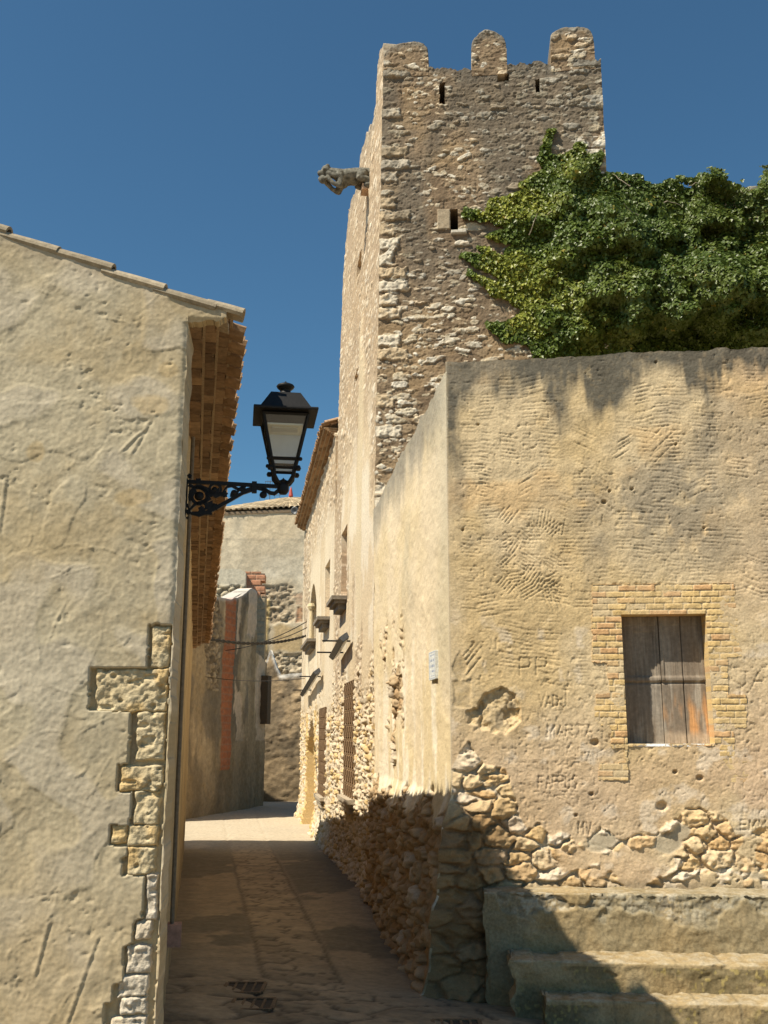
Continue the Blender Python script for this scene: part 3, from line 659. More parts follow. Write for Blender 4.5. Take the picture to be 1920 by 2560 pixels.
# ------------------------------------------------------------------ eaves with tile courses (used by both tiled houses)
def arc_tile(mb, A, D, S, Uw, r, cover, seg=6, th=.014):
    """half round tile: from point A along D (vector), across S (unit), up Uw (unit)"""
    ring0 = []; ring1 = []
    for k in range(seg + 1):
        q = math.pi * k / seg; cx = math.cos(q) * r; cz = math.sin(q) * r * .72 * (1 if cover else -1)
        ring0.append(A + S * cx + Uw * cz); ring1.append(A + S * cx * (1 - th / r) + Uw * (cz - th * (1 if cover else -1)) )
    loop = ring0 + ring1[::-1]
    mb.loft([loop, [p + D for p in loop]])
def make_eave(t, pl, u0, u1, z, over, slope, run, pitch, courses, lip, seed, tile=.15, zroof=None, tilt=0, dirh=None, cols=None):
    """brick courses stepping out under a tiled roof edge; pl is the facade plane, z the underside at the wall"""
    r = np.random.default_rng(seed); up = np.array([0, 0, 1.]); pP = pl.P
    class pl2: U = pl.U + up * tilt; N = pl.N; P = staticmethod(lambda u, z_, h=0: pP(u, z_ + tilt * (u - u0), h))
    pl = pl2; cols = cols or ((.27, .18, .105), (.225, .145, .085), (.32, .215, .125), (.19, .125, .075)); dirh = -pl.N if dirh is None else dirh
    pr = [0] + [over * (k + 1) / (courses + .9) for k in range(courses)]
    dz = .05
    for k in range(courses):
        mb = MB(); n = int((u1 - u0) / tile)
        for i in range(n):
            c = u0 + (i + .5) * (u1 - u0) / n; L = (u1 - u0) / n
            mb.cur = tuple(np.array(cols[r.integers(4)]) * r.uniform(.75, 1.25))
            j = r.normal(0, .005, 3); yaw = r.normal(0, .012)
            X = pl.U * math.cos(yaw) + pl.N * math.sin(yaw); Y = pl.N * math.cos(yaw) - pl.U * math.sin(yaw)
            mb.box(pl.P(c, z + dz * k + .018 + j[0], (pr[k + 1] - .14) / 2 + j[1]), L * .485, (pr[k + 1] + .14) / 2, .020, X, Y)
        mb.build("tile_course", M_TILE, t)
        mm = MB(); mm.cur = (.55, .46, .32)
        mm.cur = (.40, .30, .19); mm.box(pl.P((u0 + u1) / 2, z + dz * k + .043, (pr[k + 1] - .14) / 2), (u1 - u0) / 2, (pr[k + 1] + .14) / 2 - .003, .0055, pl.U, pl.N); mm.box(pl.P((u0 + u1) / 2, z + dz * k + .038, pr[k + 1] + .012), (u1 - u0) / 2, .009, .010, pl.U, pl.N); mm.build("mortar_bed", M_STEP, t)
    zt = z + dz * courses if zroof is None else zroof - .055
    D = dirh + up * slope; D = D / np.linalg.norm(D); Nn = np.cross(pl.U, D); Nn = Nn if Nn[2] > 0 else -Nn
    mb = MB(); n = int((u1 - u0) / pitch)
    for i in range(n + 1):
        c = u0 + i * (u1 - u0) / n
        if dirh[0] != -pl.N[0] and i == 0: continue
        mb.cur = tuple(np.array((.40, .26, .15)) * r.uniform(.7, 1.25) + r.uniform(0, .05))
        j = r.normal(0, .012)
        A = pl.P(c, zt + .055 + lip * slope, over - lip + j) + Nn * .022
        arc_tile(mb, A, D * run, pl.U, Nn, pitch * .36, True)
        if i < n:
            mb.cur = tuple(np.array((.34, .22, .125)) * r.uniform(.7, 1.2))
            B = pl.P(c + pitch / 2, zt + .055, 0) + pl.N * (over + .025 + r.normal(0, .012)) + Nn * .03
            arc_tile(mb, B, D * run, pl.U, Nn, pitch * .43, False)
    o = mb.build("roof_tiles", M_TILE, t, smooth=False)
    dk = MB(); A = pl.P(u0 + .02, zt + .03 + .2 * slope, over - .2); B = pl.P(u1 - .02, zt + .03 + .2 * slope, over - .2)
    dk.cur = (.4, .25, .15); dk.prism([A - Nn * .02, B - Nn * .02, B - Nn * .02 + D * run, A - Nn * .02 + D * run], Nn * .03); dk.build("roof_deck", M_TILE, t)
    return D, Nn, zt

# ------------------------------------------------------------------ left: plastered house with stepped stone corner
lh = thing("gabled_house", GC + np.array([0, 0, zg(GC[0], GC[1])]), "pale rough plastered house with stepped stone corner and brick lined eave on the left", "house")
gu = GABLE.uv
ov_u = gu(566, 780)[0]; ov_z = gu(475, 806)[1]; out_u = gu(609, 770)[0]; OUT_Z = gu(609, 770)[1]
vt = [gu(-10, 583), gu(135, 634), gu(280, 684), gu(410, 732), gu(562, 772)]
VSL = (vt[0][1] - vt[-1][1]) / (vt[0][0] - vt[-1][0])
def verge(u): return vt[-1][1] + (u - vt[-1][0]) * VSL
def z3(x, y): return (x * .4792, 1500 + y * .4792)
QO = [(900, 128), (780, 128), (768, 352), (470, 345), (460, 572), (685, 582), (665, 860), (615, 862), (608, 992), (690, 997), (675, 1172), (575, 1172), (570, 1272), (665, 1275), (660, 1330), (635, 1340), (635, 1435), (755, 1440), (740, 1670), (705, 1680), (690, 1795), (645, 1805), (640, 1995), (592, 2000), (590, 2105), (540, 2110), (538, 2340), (830, 2340), (900, 128)]
QOU = [gu(*z3(*q)) for q in QO]
QOU = [(a if k not in (0, 27, 28) else .012, b) for k, (a, b) in enumerate(QOU)]
def gable_fn(u, v):
    big = fbm(u * 1.8, v * 1.8, 4, 203); mid = fbm(u * 6, v * 6, 4, 206); fine = fbm(u * 18, v * 18, 4, 209)
    wx = u + (fbm(u * 2, v * 2, 3, 211) - .5) * .5; wy = v + (fbm(u * 2, v * 2, 3, 214) - .5) * .5
    rg = ridged(wx * 2.6, wy * 2.2, 2, 217); rg2 = ridged(wx * 6, wy * 4, 2, 219)
    lumpy = sst(4.2, 2.8, v) * .7 + .3
    h = (big - .5) * .030 + (mid - .5) * .005 + (fbm(u * 40, v * 40, 3, 265) - .5) * .004 + (fine - .5) * .005 * sst(.4, .6, vn(u * 3, v * 3, 222))
    h += sst(.82, .99, rg) * .0032 * lumpy + sst(.86, .98, rg2) * .002 * lumpy
    t = vn(wx * 4.5, wy * 4, 224); h += sst(.48, .55, t) * .0035 + sst(.70, .76, vn(wx * 3 + 9, wy * 5, 226)) * .0035 * lumpy
    h += (vn(u / .012, v / .012, 228) - .5) * .0022
    r = np.random.default_rng(17); H = np.zeros(u.shape)
    for _ in range(90):                                              # trowel ridges and drags
        x, y = r.uniform(-20, 470), r.uniform(620, 2540); a0 = r.normal(.7, .8); L = r.uniform(25, 120); cv = r.normal(0, .8); p = (x, y); sg = []
        for k in range(4):
            a0 += cv / 4; q = (p[0] + L / 4 * math.cos(a0), p[1] - L / 4 * math.sin(a0)); sg.append((gu(*p), gu(*q))); p = q
        d = r.uniform(.0005, .0028)
        for s_ in sg: strokes(H, u, v, [s_], .0055, d)
    for a, b, c, d in [(242, 2345, 165, 2560), (120, 2310, 85, 2440), (12, 1200, -5, 1330), (330, 1130, 372, 1055), (352, 1080, 300, 1130)]:
        strokes(H, u, v, [(gu(a, b), gu(c, d))], .009, .004); strokes(H, u, v, [(gu(a + 9, b), gu(c + 9, d))], .007, -.0035)
    h = h + H
    pit = sst(.55, .7, fbm(u * 5, v * 5, 3, 231)) * sst(.6, .75, fbm(u * 22, v * 30, 3, 233)) * .005; h -= pit
    col = mix((.435, .357, .228), (.475, .408, .28), sst(.35, .65, fbm(u * 1.5, v * 1.5, 4, 236)))
    col = mix(col, (.53, .465, .36), sst(.50, .62, t) * .5)
    col = mix(col, (.43, .335, .19), sst(.48, .68, fbm(u * 2.2, v * 2.6, 4, 239)) * .6)
    col = mix(col, (.40, .35, .25), sst(.55, .7, fbm(u * 7, v * 5, 4, 245)) * .35)
    ck = ridged(u * 1.6 + (mid - .5) * .5, v * 1.3, 2, 248); ckm = sst(.965, .99, ck); h -= ckm * .004; col = mix(col, (.33, .27, .18), ckm * .45)
    col = mix(col, (.50, .38, .22), sst(1.6, .2, v) * .45)
    for x, y, a, b in [(425, 925, 26, 22), (385, 1010, 45, 30), (90, 1130, 22, 26), (330, 1245, 40, 22)]:
        p = gu(x, y); e = np.hypot((u - p[0]) / (a * .0026), (v - p[1]) / (b * .0026)) + (mid - .5) * 1.2; col = mix(col, (.50, .37, .19), sst(1.1, .7, e) * .55)
    col = col * (1 + (vn(u / .012, v / .012, 261) - .5) * .12 + (fine - .5) * .30)[..., None]
    q = inpoly(u + (fine - .5) * .02, v + (vn(u * 40, v * 40, 241) - .5) * .010 + (mid - .5) * .03, QOU)
    rough = fbm(u * 25, v * 25, 4, 243)
    h = np.where(q, -.036 + (rough - .5) * .02, h); col = mix(col, (.46, .36, .21), q * .9)
    edge = np.exp(-(u / .02) ** 2) * (v < ov_z); h = h - edge * .012 * (1 - q)
    dn = verge(u) - v; col = mix(col, (.40, .33, .24), (1 - sst(.0, .12, dn + (mid - .5) * .1)) * .5)
    h = h - .02 * (1 - sst(0, .05, v - ov_z)) * (u < 0) * (v > ov_z - .1)
    return dict(h=h, col=col)
jag = lambda z: (fbm(z * 9, z * 0, 3, 246) - .5) * .02
relief("gable_wall", lh, GABLE, (-.015, 2.1), (-.55, 5.6), .0075, .0075, gable_fn, M_ROUGHCAST, top=lambda u: verge(u),
       left=lambda v: 0 + jag(v), skirt=.34)
relief("verge_return", lh, GABLE, (ov_u, .03), (ov_z - .02, 5.0), .0075, .0075, lambda u, v: dict(gable_fn(u, v), cut=np.zeros(u.shape, bool)), M_ROUGHCAST, top=lambda u: verge(u), bot=lambda u: ov_z + .012 + .10 * np.clip(-u, 0, 1) + (fbm(u * 18, u * 0, 3, 247) - .5) * .03, skirt=.085)
gm = MB(); gm.cur = (.55, .46, .32)
URID = 3.3
gm.prism([GABLE.P(2.1, -.8, -.3), GABLE.P(6.6, -.8, -.3), GABLE.P(6.6, verge(0), -.3), GABLE.P(URID, verge(URID), -.3), GABLE.P(2.1, verge(2.1), -.3)], GABLE.N * .3)
LEN = (21.3 - YG) / FAC.U[1]
BK = FAC.U * LEN + np.array([0, 0, TILT * LEN])
gm.prism([GABLE.P(.05, -1.3, -.05) + BK, GABLE.P(6.6, -1.3, -.05) + BK, GABLE.P(6.6, verge(0), -.05) + BK, GABLE.P(URID, verge(URID), -.05) + BK, GABLE.P(.05, verge(0), -.05) + BK], GABLE.N * -.3)
gm.prism([GABLE.P(6.3, -1.3, -.3), GABLE.P(6.6, -1.3, -.3), GABLE.P(6.6, verge(0), -.3), GABLE.P(6.3, verge(0), -.3)], BK)
gm.build("outer_walls", M_BODY, lh)
# quoin stones
QS = [(785, 140, 890, 345), (488, 364, 884, 577), (703, 590, 862, 832), (625, 868, 846, 990), (694, 1004, 828, 1168), (578, 1180, 660, 1264), (664, 1178, 822, 1280), (662, 1296, 808, 1428), (758, 1442, 816, 1662), (700, 1676, 788, 1770), (652, 1808, 788, 1946), (612, 1962, 772, 2074), (622, 2078, 768, 2168), (560, 2176, 765, 2330)]
for k, (a, b, c, d) in enumerate(QS):
    p0 = gu(*z3(a - 4, d + 9)); p1 = gu(*z3(c + 8, b - 9)); ua, ub = sorted((p0[0], p1[0])); ua = max(ua, .015); za, zb = sorted((p0[1], p1[1]))
    def qf(u, v, k=k, ua=ua, ub=ub, za=za, zb=zb):
        s = np.minimum(u - ua, ub - u); q = np.minimum(v - za, zb - v)
        n1 = fbm(u * 14 + k, v * 14, 4, 251); n2 = fbm(u * 45, v * 45 + k, 4, 254); rd = ridged(u * 13, v * 16, 3, 257)
        e = np.minimum(np.minimum(s, q), np.hypot(np.minimum(s, .03), np.minimum(q, .03)) * .8) + (n1 - .5) * .022
        dome = sst(-.004, .012, e)
        h = -.040 + dome * (.036 + .008 * (n1 - .5)) + (n2 - .5) * .018 + (n1 - .5) * .016 - (rd - .6) * .010
        hole = sst(.70, .78, vn(u * 22, v * 30 + k, 259)); h -= hole * .016
        old = k >= 8
        c1 = (.47, .375, .22) if not old else (.50, .43, .32); c2 = (.53, .44, .28) if not old else (.56, .49, .39)
        col = mix(c1, c2, n1); col = mix(col, (.56, .36, .13), sst(.55, .75, fbm(u * 5 + k, v * 5, 3, 262)) * (.6 if not old else .15)); col = col * (.72 + .55 * n2)[..., None]
        return dict(h=h, col=col, cut=e < -.002)
    relief("quoin_stone", lh, GABLE, (ua - .01, ub + .01), (za - .01, zb + .01), .006, .006, qf, M_RUBBLE, skirt=.06)
# street facade in shade, with its pipes
def fac_fn(u, v):
    st = fbm(u * 4, v * .35, 4, 271); n = fbm(u * 3, v * 3, 4, 274)
    h = (n - .5) * .03 + (st - .5) * .03
    col = mix((.45, .33, .18), (.52, .42, .26), st); col = mix(col, (.30, .235, .15), sst(.52, .66, fbm(u * 2, v * .3 + 4, 4, 277)) * .7)
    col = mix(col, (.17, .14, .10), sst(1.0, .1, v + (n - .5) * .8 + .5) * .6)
    return dict(h=h * sst(0, .2, u), col=col)
EZ = ov_z
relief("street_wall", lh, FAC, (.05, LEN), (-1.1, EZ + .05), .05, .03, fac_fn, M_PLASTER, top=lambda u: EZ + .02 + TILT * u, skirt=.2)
OVR = -out_u
D_, Nn_, zt_ = make_eave(lh, FAC, .10, LEN, EZ, OVR, VSL, 3.3, .205, 3, .075, 11, zroof=OUT_Z + .0, tilt=TILT, dirh=GABLE.U)
# far slope of the roof
rm = MB(); rm.cur = (.4, .22, .11)
A = GABLE.P(URID, verge(URID) + .08, .05); B = GABLE.P(6.9, verge(-.3) + .08, .05)
rm.prism([A, B, B + np.array([0, 0, .08]), A + np.array([0, 0, .08])], BK); rm.build("back_slope", M_TILE, lh)
# verge tiles on the gable edge
r = np.random.default_rng(23); vm = MB()
sd_ = np.array([GABLE.U[0], GABLE.U[1], VSL]); sd_ /= np.linalg.norm(sd_); upn = np.cross(GABLE.N, sd_); upn = upn if upn[2] > 0 else -upn
steps = [gu(607, 768), gu(540, 752), gu(410, 706), gu(280, 656), gu(143, 613), gu(18, 562), gu(-110, 520), gu(-240, 478)]
for k in range(len(steps) - 1):
    a, b = steps[k], steps[k + 1]
    L = (b[0] - a[0]) * math.hypot(1, VSL) + .06
    A = GABLE.P(a[0], a[1] - .046 + r.normal(0, .004), -.05)
    vm.cur = tuple(np.array((.36, .30, .21)) * r.uniform(.75, 1.15)); Dv = sd_ + upn * (-.034); Dv /= np.linalg.norm(Dv)
    rings = []
    for s_, rr, in ((0, .066), (L * .5, .064), (L, .058)):
        c = A + Dv * s_; loop = []
        for q in np.linspace(0, math.pi, 9): loop.append(c + GABLE.N * math.cos(q) * rr + upn * (math.sin(q) * rr * .8))
        for q in np.linspace(math.pi, 0, 9): loop.append(c + GABLE.N * math.cos(q) * (rr - .015) + upn * (math.sin(q) * rr * .8 - .016))
        rings.append(loop)
    vm.loft(rings)
vm.build("verge_tiles", M_TILE, lh)
vb_ = MB(); vb_.cur = (.42, .34, .24)
vb_.prism([GABLE.P(ov_u, verge(ov_u) - .03, -.02), GABLE.P(URID, verge(URID) - .03, -.02), GABLE.P(URID, verge(URID) + .02, -.02), GABLE.P(ov_u - .0, verge(ov_u) + .02, -.02)], GABLE.N * -.3)
vb_.build("verge_mortar", M_STEP, lh)
# drain pipes and a cable conduit on the street wall
t = thing("conduit", FAC.P(2.0, .3, .03), "thin dark conduit with a red brick shoe on the shaded lane wall", "pipe")
mb = MB(); mb.tube([FAC.P(2.0, EZ - .12, .03), FAC.P(2.02, 1.9, .028), FAC.P(2.0, .33, .03)], .016, 8); mb.build("pipe", plain_mat("painted_pipe", (.20, .16, .11), .7), t)
m3 = MB(); m3.cur = (.46, .27, .20); m3.box(FAC.P(2.0, .26, .05), .06, .05, .075, FAC.U, FAC.N); m3.build("brick_shoe", M_TILE, t)

# ------------------------------------------------------------------ castle tower
LEAN = .0172; Z0L = 4.9
def lean(z): return LEAN * np.clip(z - Z0L, 0, 12)
tower = thing("castle_tower", np.array([TCORN[0] + 1.6, TCORN[1] + .3, zg(0, 14)]), "tall rubble stone tower with three rounded merlons above the ivy", "tower")
def tuv(px, py): return TFRONT.uv(px, py)
def suv(px, py):
    z = SIDE.uv(px, py)[1]
    for _ in range(3):
        u, z = SIDE.off(-float(lean(z))).uv(px, py)
    return u, z
TR = [tuv(1488, 150), tuv(1507, 440)]
def tright(z): return np.interp(z, [TR[1][1] - 5, TR[1][1], TR[0][1], TR[0][1] + 2], [TR[1][0] + .05, TR[1][0], TR[0][0], TR[0][0] - .03])
PZ = [tuv(958, 180), tuv(1075, 173), tuv(1180, 170), tuv(1275, 160), tuv(1378, 158), tuv(1488, 150)]
ZTOP = PZ[0][1]
def tw_top(u): return np.interp(u, [p[0] for p in PZ], [p[1] for p in PZ]) + (vn(u * 9, u * 0, 301) - .5) * .10 + (vn(u * 28, u * 0, 302) - .5) * .04
SLITS = [(1098, 206, 1113, 262), (1338, 196, 1350, 234), (1243, 181, 1273, 205), (1126, 522, 1146, 580)]
SLU = []
for a, b, c, d in SLITS:
    p, q = tuv(a, d), tuv(c, b); SLU.append((p[0], q[0], p[1], q[1]))
def tower_tex(u, v, pale=1.0, dens=.34):
    fine = fbm(u * 16, v * 16, 4, 311); big = fbm(u * 1.2, v * 1.2, 4, 314)
    n1 = fbm(u * 9, v * 11, 3, 316)
    h = (big - .5) * .06 + (fine - .5) * .018 + (vn(u / .02, v / .018, 318) - .5) * .008
    col = mix((.185, .132, .083), (.245, .18, .115), sst(.3, .7, fbm(u * 3, v * 3, 4, 319)))
    col = mix(col, (.34, .235, .125), sst(.56, .70, fbm(u * 1.6 + 4, v * 2, 4, 321)) * .45)
    # stones in irregular horizontal rows
    tot = np.zeros(u.shape)
    for su, sv, dn, seed, amp in ((.32, .13, dens, 330, .036), (.18, .078, dens * .85, 340, .026), (.10, .048, dens * .8, 350, .018)):
        yv = v + (vn(u * 1.3, v * .5, seed + 9) - .5) * .12
        f1, e, rid, r2 = stones(u, yv, su, sv, seed, .22)
        sel = rid < dn * sst(.3, .7, fbm(u * 1.1 + seed, v * 1.3, 3, seed + 5) + .06)
        shp = sst(.22, .30, e + (n1 - .5) * .65 - .10 * r2) * sel * (1 - tot)
        rd = ridged(u * 14 + rid * 9, v * 22, 2, seed + 7)
        h = h + shp * (amp * (.6 + .6 * r2) - rd * .018)
        sc = mix((.50, .42, .29), (.70, .645, .53), sst(.2, .8, r2 + (fine - .5) * .8)) * pale
        sc = mix(sc, (.42, .38, .31), sst(.55, .7, n1) * .5); sc = mix(sc, (.56, .40, .22), (r2 > .82) * .6)
        col = mix(col, sc, sst(.2, .8, shp)); tot = np.maximum(tot, shp)
        # brown half buried stones
        bur = sst(.14, .30, e + (n1 - .5) * .4) * (rid > .86); h = h + bur * amp * .3; col = mix(col, (.32, .24, .15), bur * .5)
    cr = sst(.80, .95, ridged(u * 6, v * 7, 3, 361)); h = h - cr * .014 * (1 - tot)
    return h, col, tot, fine, big
def tfront_fn(u, v):
    h, col, tot, fine, big = tower_tex(u, v)
    # corner stones
    row = np.floor(v / .23 + .3 * vn(v * 1.5, v * 0, 371)); fr = v / .23 + .3 * vn(v * 1.5, v * 0, 371) - row
    rr = _tab(21)[row.astype(int) & 255, 3]; ln = .16 + .34 * rr
    d = np.minimum(np.minimum(fr, 1 - fr) * .23, ln - (u - lean(v))) + (fbm(u * 14, v * 14, 3, 373) - .5) * .075
    q = sst(.0, .03, d - .02) * (rr > .2); h = h * (1 - q) + (.02 + (fine - .5) * .06 + .02 * rr) * q
    qc = mix((.60, .53, .41), (.50, .39, .25), sst(.4, .8, _tab(22)[row.astype(int) & 255, 5] + (fine - .5) * .8)); col = mix(col, qc, q)
    rrr = tright(v) - u; q2 = sst(.0, .05, .22 + .2 * rr - rrr + (fine - .5) * .2) * (fr > .14) * (rr > .45); col = mix(col, (.62, .57, .47), q2 * sst(.42, .55, fine)); h = h + q2 * .02
    # dark lichen high up and under the slits
    dk = sst(.46, .68, fbm(u * 1.5, v * .7, 4, 376)) * sst(7.0, 9.6, v); col = mix(col, (.115, .105, .085), dk * .62)
    col = mix(col, (.14, .128, .105), (1 - sst(.02, .30, tw_top(u) - v + (fine - .5) * .3)) * .6)
    cut = np.zeros(u.shape, bool)
    for k, (a, b, c, d_) in enumerate(SLU):
        w_ = np.hypot(0, 0); j = (vn(v * 20, u * 20, 377) - .5) * (.0 if k == 3 else .02)
        ins = (u > a + j) & (u < b + j) & (v > c + j) & (v < d_ + j); cut |= ins
    a, b, c, d_ = SLU[3]; bl = (u > a - .20) & (u < a) & (v > c + .04) & (v < d_ - .01); h = np.where(bl, .03 + (fine - .5) * .012, h); col = mix(col, (.37, .30, .205), bl * .95)
    si_ = (np.abs(u - b) < .12) & (v < c + .02) & (v > c - .05); h = np.where(si_, .06, h); col = mix(col, (.62, .57, .47), si_ * .9)
    edge = np.exp(-((u - lean(v)) / .04) ** 2); h = h * (1 - edge * .6)
    return dict(h=h, col=col, cut=cut)
relief("front_wall", tower, TFRONT, (0, TR[1][0] + .06), (3.2, ZTOP + .5), .0115, .0115, tfront_fn, M_RUBBLE, top=lambda u: tw_top(u),
       left=lambda v: lean(v) + (fbm(v * 5, v * 0, 3, 381) - .5) * .03, skirt=.55)
# slits: splayed dark backs
for k, (a, b, c, d_) in enumerate(SLU):
    mb = MB()
    if k in (0, 2, 3): mb.prism([TFRONT.P(a - .05, c - .05, -.5), TFRONT.P(b + .05, c - .05, -.5), TFRONT.P(b + .05, d_ + .05, -.5), TFRONT.P(a - .05, d_ + .05, -.5)], -TFRONT.N * .05); mb.build("slit_backing", M_DARK if k else plain_mat("ochre_jamb", (.42, .22, .10)), tower)
# merlons
MER = [(958, 1071, 103, 175), (1179, 1268, 73, 172), (1378, 1487, 62, 160)]
for k, (a, b, ct, cb) in enumerate(MER):
    pa, pb = tuv(a, cb), tuv(b, cb); z1_ = tuv((a + b) / 2, ct)[1]; z0_ = min(pa[1], pb[1]) - .10
    ua, ub = pa[0], pb[0]
    if k == 0: ua = float(lean(z1_)) + .0
    if k == 2: ub = float(tright(z1_ - .3))
    uc = (ua + ub) / 2; hw = (ub - ua) / 2
    def mt(u, uc=uc, hw=hw, z1_=z1_, k=k):
        t = np.clip(np.abs(u - uc) / hw, 0, 1); p = (2.6, 2.2, 2.6)[k]
        return z1_ - (.26, .34, .28)[k] * (1 - np.clip(1 - t ** p, 0, 1) ** (1 / p)) * 1.0 - .0 + (vn(u * 14, u * 0, 383 + k) - .5) * .03 + (.05 * (u - uc) if k == 0 else 0)
    def mf(u, v, uc=uc, hw=hw, k=k, mt=mt):
        h, col, tot, fine, big = tower_tex(u + .0, v)
        dk = 1 - sst(.03, .26, mt(u) - v + (fine - .5) * .2); col = mix(col, (.17, .158, .13), dk * .8)
        return dict(h=h + .008 - .05 * (1 - sst(0, .05, mt(u) - v)), col=col)
    m = relief("merlon", tower, TFRONT, (ua, ub), (z0_, z1_ + .05), .011, .0115, mf, M_RUBBLE, top=mt, skirt=.56, back=True)
# lane side of the tower
UT2 = suv(848, 1000)[0]
sil = [(958, 108), (950, 128), (943, 172), (941, 255), (934, 290), (926, 316), (917, 336), (909, 362), (901, 392), (892, 470), (880, 492), (872, 526), (865, 600), (858, 690), (852, 800)]
su_ = [suv(*q) for q in sil]
def tside_top(u):
    s = sorted(su_); return np.interp(u, [q[0] for q in s], [q[1] for q in s]) + (vn(u * 5, u * 0, 391) - .5) * .12
def srect(a, b, c, d):
    """pixel box on the lane side -> (u0,u1,z0,z1); a,b left/right px, c top at right edge, d bottom at right edge"""
    u1_, u0_ = SIDE.u(a), SIDE.u(b); return (u0_, u1_, SIDE.uv(b, d)[1], SIDE.uv(b, c)[1])
GR1 = srect(862, 887, 1700, 2003); GR2 = srect(799, 815, 1768, 1998); UW1 = srect(849, 865, 1316, 1492); UW2 = srect(808, 821, 1404, 1545)
TS1 = (*sorted((suv(893, 660)[0], suv(904, 660)[0])), suv(898, 690)[1], suv(898, 645)[1]); TS2 = (*sorted((suv(886, 940)[0], suv(895, 940)[0])), suv(890, 958)[1], suv(890, 930)[1])
DOOR = srect(768, 788, 1795, 2070)
def side_tex(u, v):
    h, col, tot, fine, big = tower_tex(u * .8, v, 1.0, .30)
    col = col * 1.25 + .04
    col = mix(col, (.50, .39, .255), .45)
    # yellow-white plaster remnants
    pl_ = sst(.47, .54, fbm(u * .55 + 3, v * .35, 4, 395) + .03) * sst(1.6, 2.6, v) * sst(7.6, 5.5, v)
    h = h * (1 - pl_ * .85) + pl_ * .02; col = mix(col, mix((.60, .49, .33), (.68, .60, .46), sst(.4, .6, fbm(u * 2, v * 1.5, 3, 397))), pl_ * .95)
    # coarse cobbly rubble low down
    lo = sst(3.0, 1.7, v + (big - .5) * 1.6)
    f1, e1, rid, r2 = stones(u, v, .17, .10, 400, .4); rough = fbm(u * 14, v * 18, 4, 403)
    dome = sst(.04, .25, e1) * (.25 + .9 * rid) * (1 - .5 * f1 ** 2)
    hl = -.04 + dome * .065 + (rough - .5) * .085 + (fbm(u * 5, v * 5, 3, 405) - .5) * .08
    cl = mix((.50, .38, .23), mix((.56, .46, .32), (.66, .58, .45), r2), sst(.05, .3, e1)); cl = mix(cl, (.58, .40, .16), (rid > .85) * .7) * (.8 + .4 * rough)[..., None]
    h = h * (1 - lo) + hl * lo; col = mix(col, cl, lo)
    fl = .16 * sst(.0, -1.0, v); h = h + fl
    return h, col
def cuts(u, v, rects): 
    c = np.zeros(u.shape, bool)
    for a, b, x, y in rects: c |= (u > a) & (u < b) & (v > x) & (v < y)
    return c
def tside_fn(u, v):
    h, col = side_tex(u, v)
    h = h * (1 - .45 * sst(2.5, 4.0, v)) - lean(v)
    gargoyle_shadow = np.exp(-((u - GU) / .07) ** 2) * (v < GZ) * (v > GZ - 2.6); col = mix(col, (.16, .14, .115), gargoyle_shadow * .75); h -= gargoyle_shadow * .03  # gargoyle's long cast shadow painted and grooved into the wall below it
    dk = (1 - sst(.0, .5, tside_top(u) - v)) * .4; col = mix(col, (.30, .27, .22), dk)
    sm = sst(UT + 1.5, UT + 1.65, u) * sst(UT + 2.4, UT + 2.2, u) * sst(3.0, 3.3, v) * sst(9.0, 8.0, v + (vn(u * 3, v * .6, 411) - .5) * 2); h = h * (1 - sm * .7); col = mix(col, (.60, .50, .33), sm * .7)
    return dict(h=h, col=col, cut=cuts(u, v, [GR1, UW1, TS1, TS2]))
GU, GZ = suv(922, 452)
relief("lane_wall", tower, SIDE, (UT, UT2), (-1.2, 12.9), .032, .016, tside_fn, M_RUBBLE, top=tside_top, skirt=.5)
tb = MB(); tb.prism([TFRONT.P(.35, 3, -.5), TFRONT.P(TR[1][0] - .1, 3, -.5), TFRONT.P(TR[1][0] - .1, 3, -5.2), TFRONT.P(.35, 3, -5.2)], (0, 0, 4.6)); tb.build("tower_core", M_BODY, tower)
tb = MB(); tb.prism([TFRONT.P(TR[1][0] - .5, 3, -.5), TFRONT.P(TR[1][0] - .04, 3, -.5), TFRONT.P(TR[1][0] - .04, 3, -3), TFRONT.P(TR[1][0] - .5, 3, -3)], (0, 0, ZTOP - 4.6)); tb.build("east_wall", M_BODY, tower)

def grille(parent, R, nm="window_grille"):
    a, b, c, d = R; mb = MB()
    n = 5; w_ = (b - a); hgt = d - c
    for i in range(n + 1): mb.tube([SIDE.P(a + w_ * i / n, c, .0), SIDE.P(a + w_ * i / n, d, .0)], .012, 5)
    m_ = int(hgt / .22)
    for j in range(m_ + 1): mb.tube([SIDE.P(a, c + hgt * j / m_, .015), SIDE.P(b, c + hgt * j / m_, .015)], .012, 5)
    for i in range(n):
        for j in range(m_):
            cu, cz = a + w_ * (i + .5) / n, c + hgt * (j + .5) / m_; q = np.linspace(0, 2 * math.pi, 9); 
            mb.tube([SIDE.P(cu + .3 * w_ / n * math.cos(t), cz + .42 * hgt / m_ * math.sin(t), .02) for t in q], .011, 4)
    return mb.build(nm, M_RUST, parent)
def backing(parent, R, dep, col, nm="window_shutter"):
    a, b, c, d = R; mb = MB(); mb.cur = col
    mb.prism([SIDE.P(a - .02, c - .02, -dep), SIDE.P(b + .02, c - .02, -dep), SIDE.P(b + .02, d + .02, -dep), SIDE.P(a - .02, d + .02, -dep)], -SIDE.N * .05); return mb.build(nm, M_WOOD, parent)
def sill(parent, R, depth, nm="window_sill", col=(.22, .19, .15)):
    a, b, c, d = R; mb = MB(); mb.cur = col; m_ = (a + b) / 2; w_ = (b - a) / 2 + .02
    for k, (f, zz, hh) in enumerate(((1.0, -.04, .035), (.8, -.105, .03), (.55, -.185, .05))):
        mb.box(SIDE.P(m_, c + zz, depth * f / 2), w_ * (1 - .12 * k), depth * f / 2, hh, SIDE.U, SIDE.N)
    return mb.build(nm, M_RUBBLE, parent)
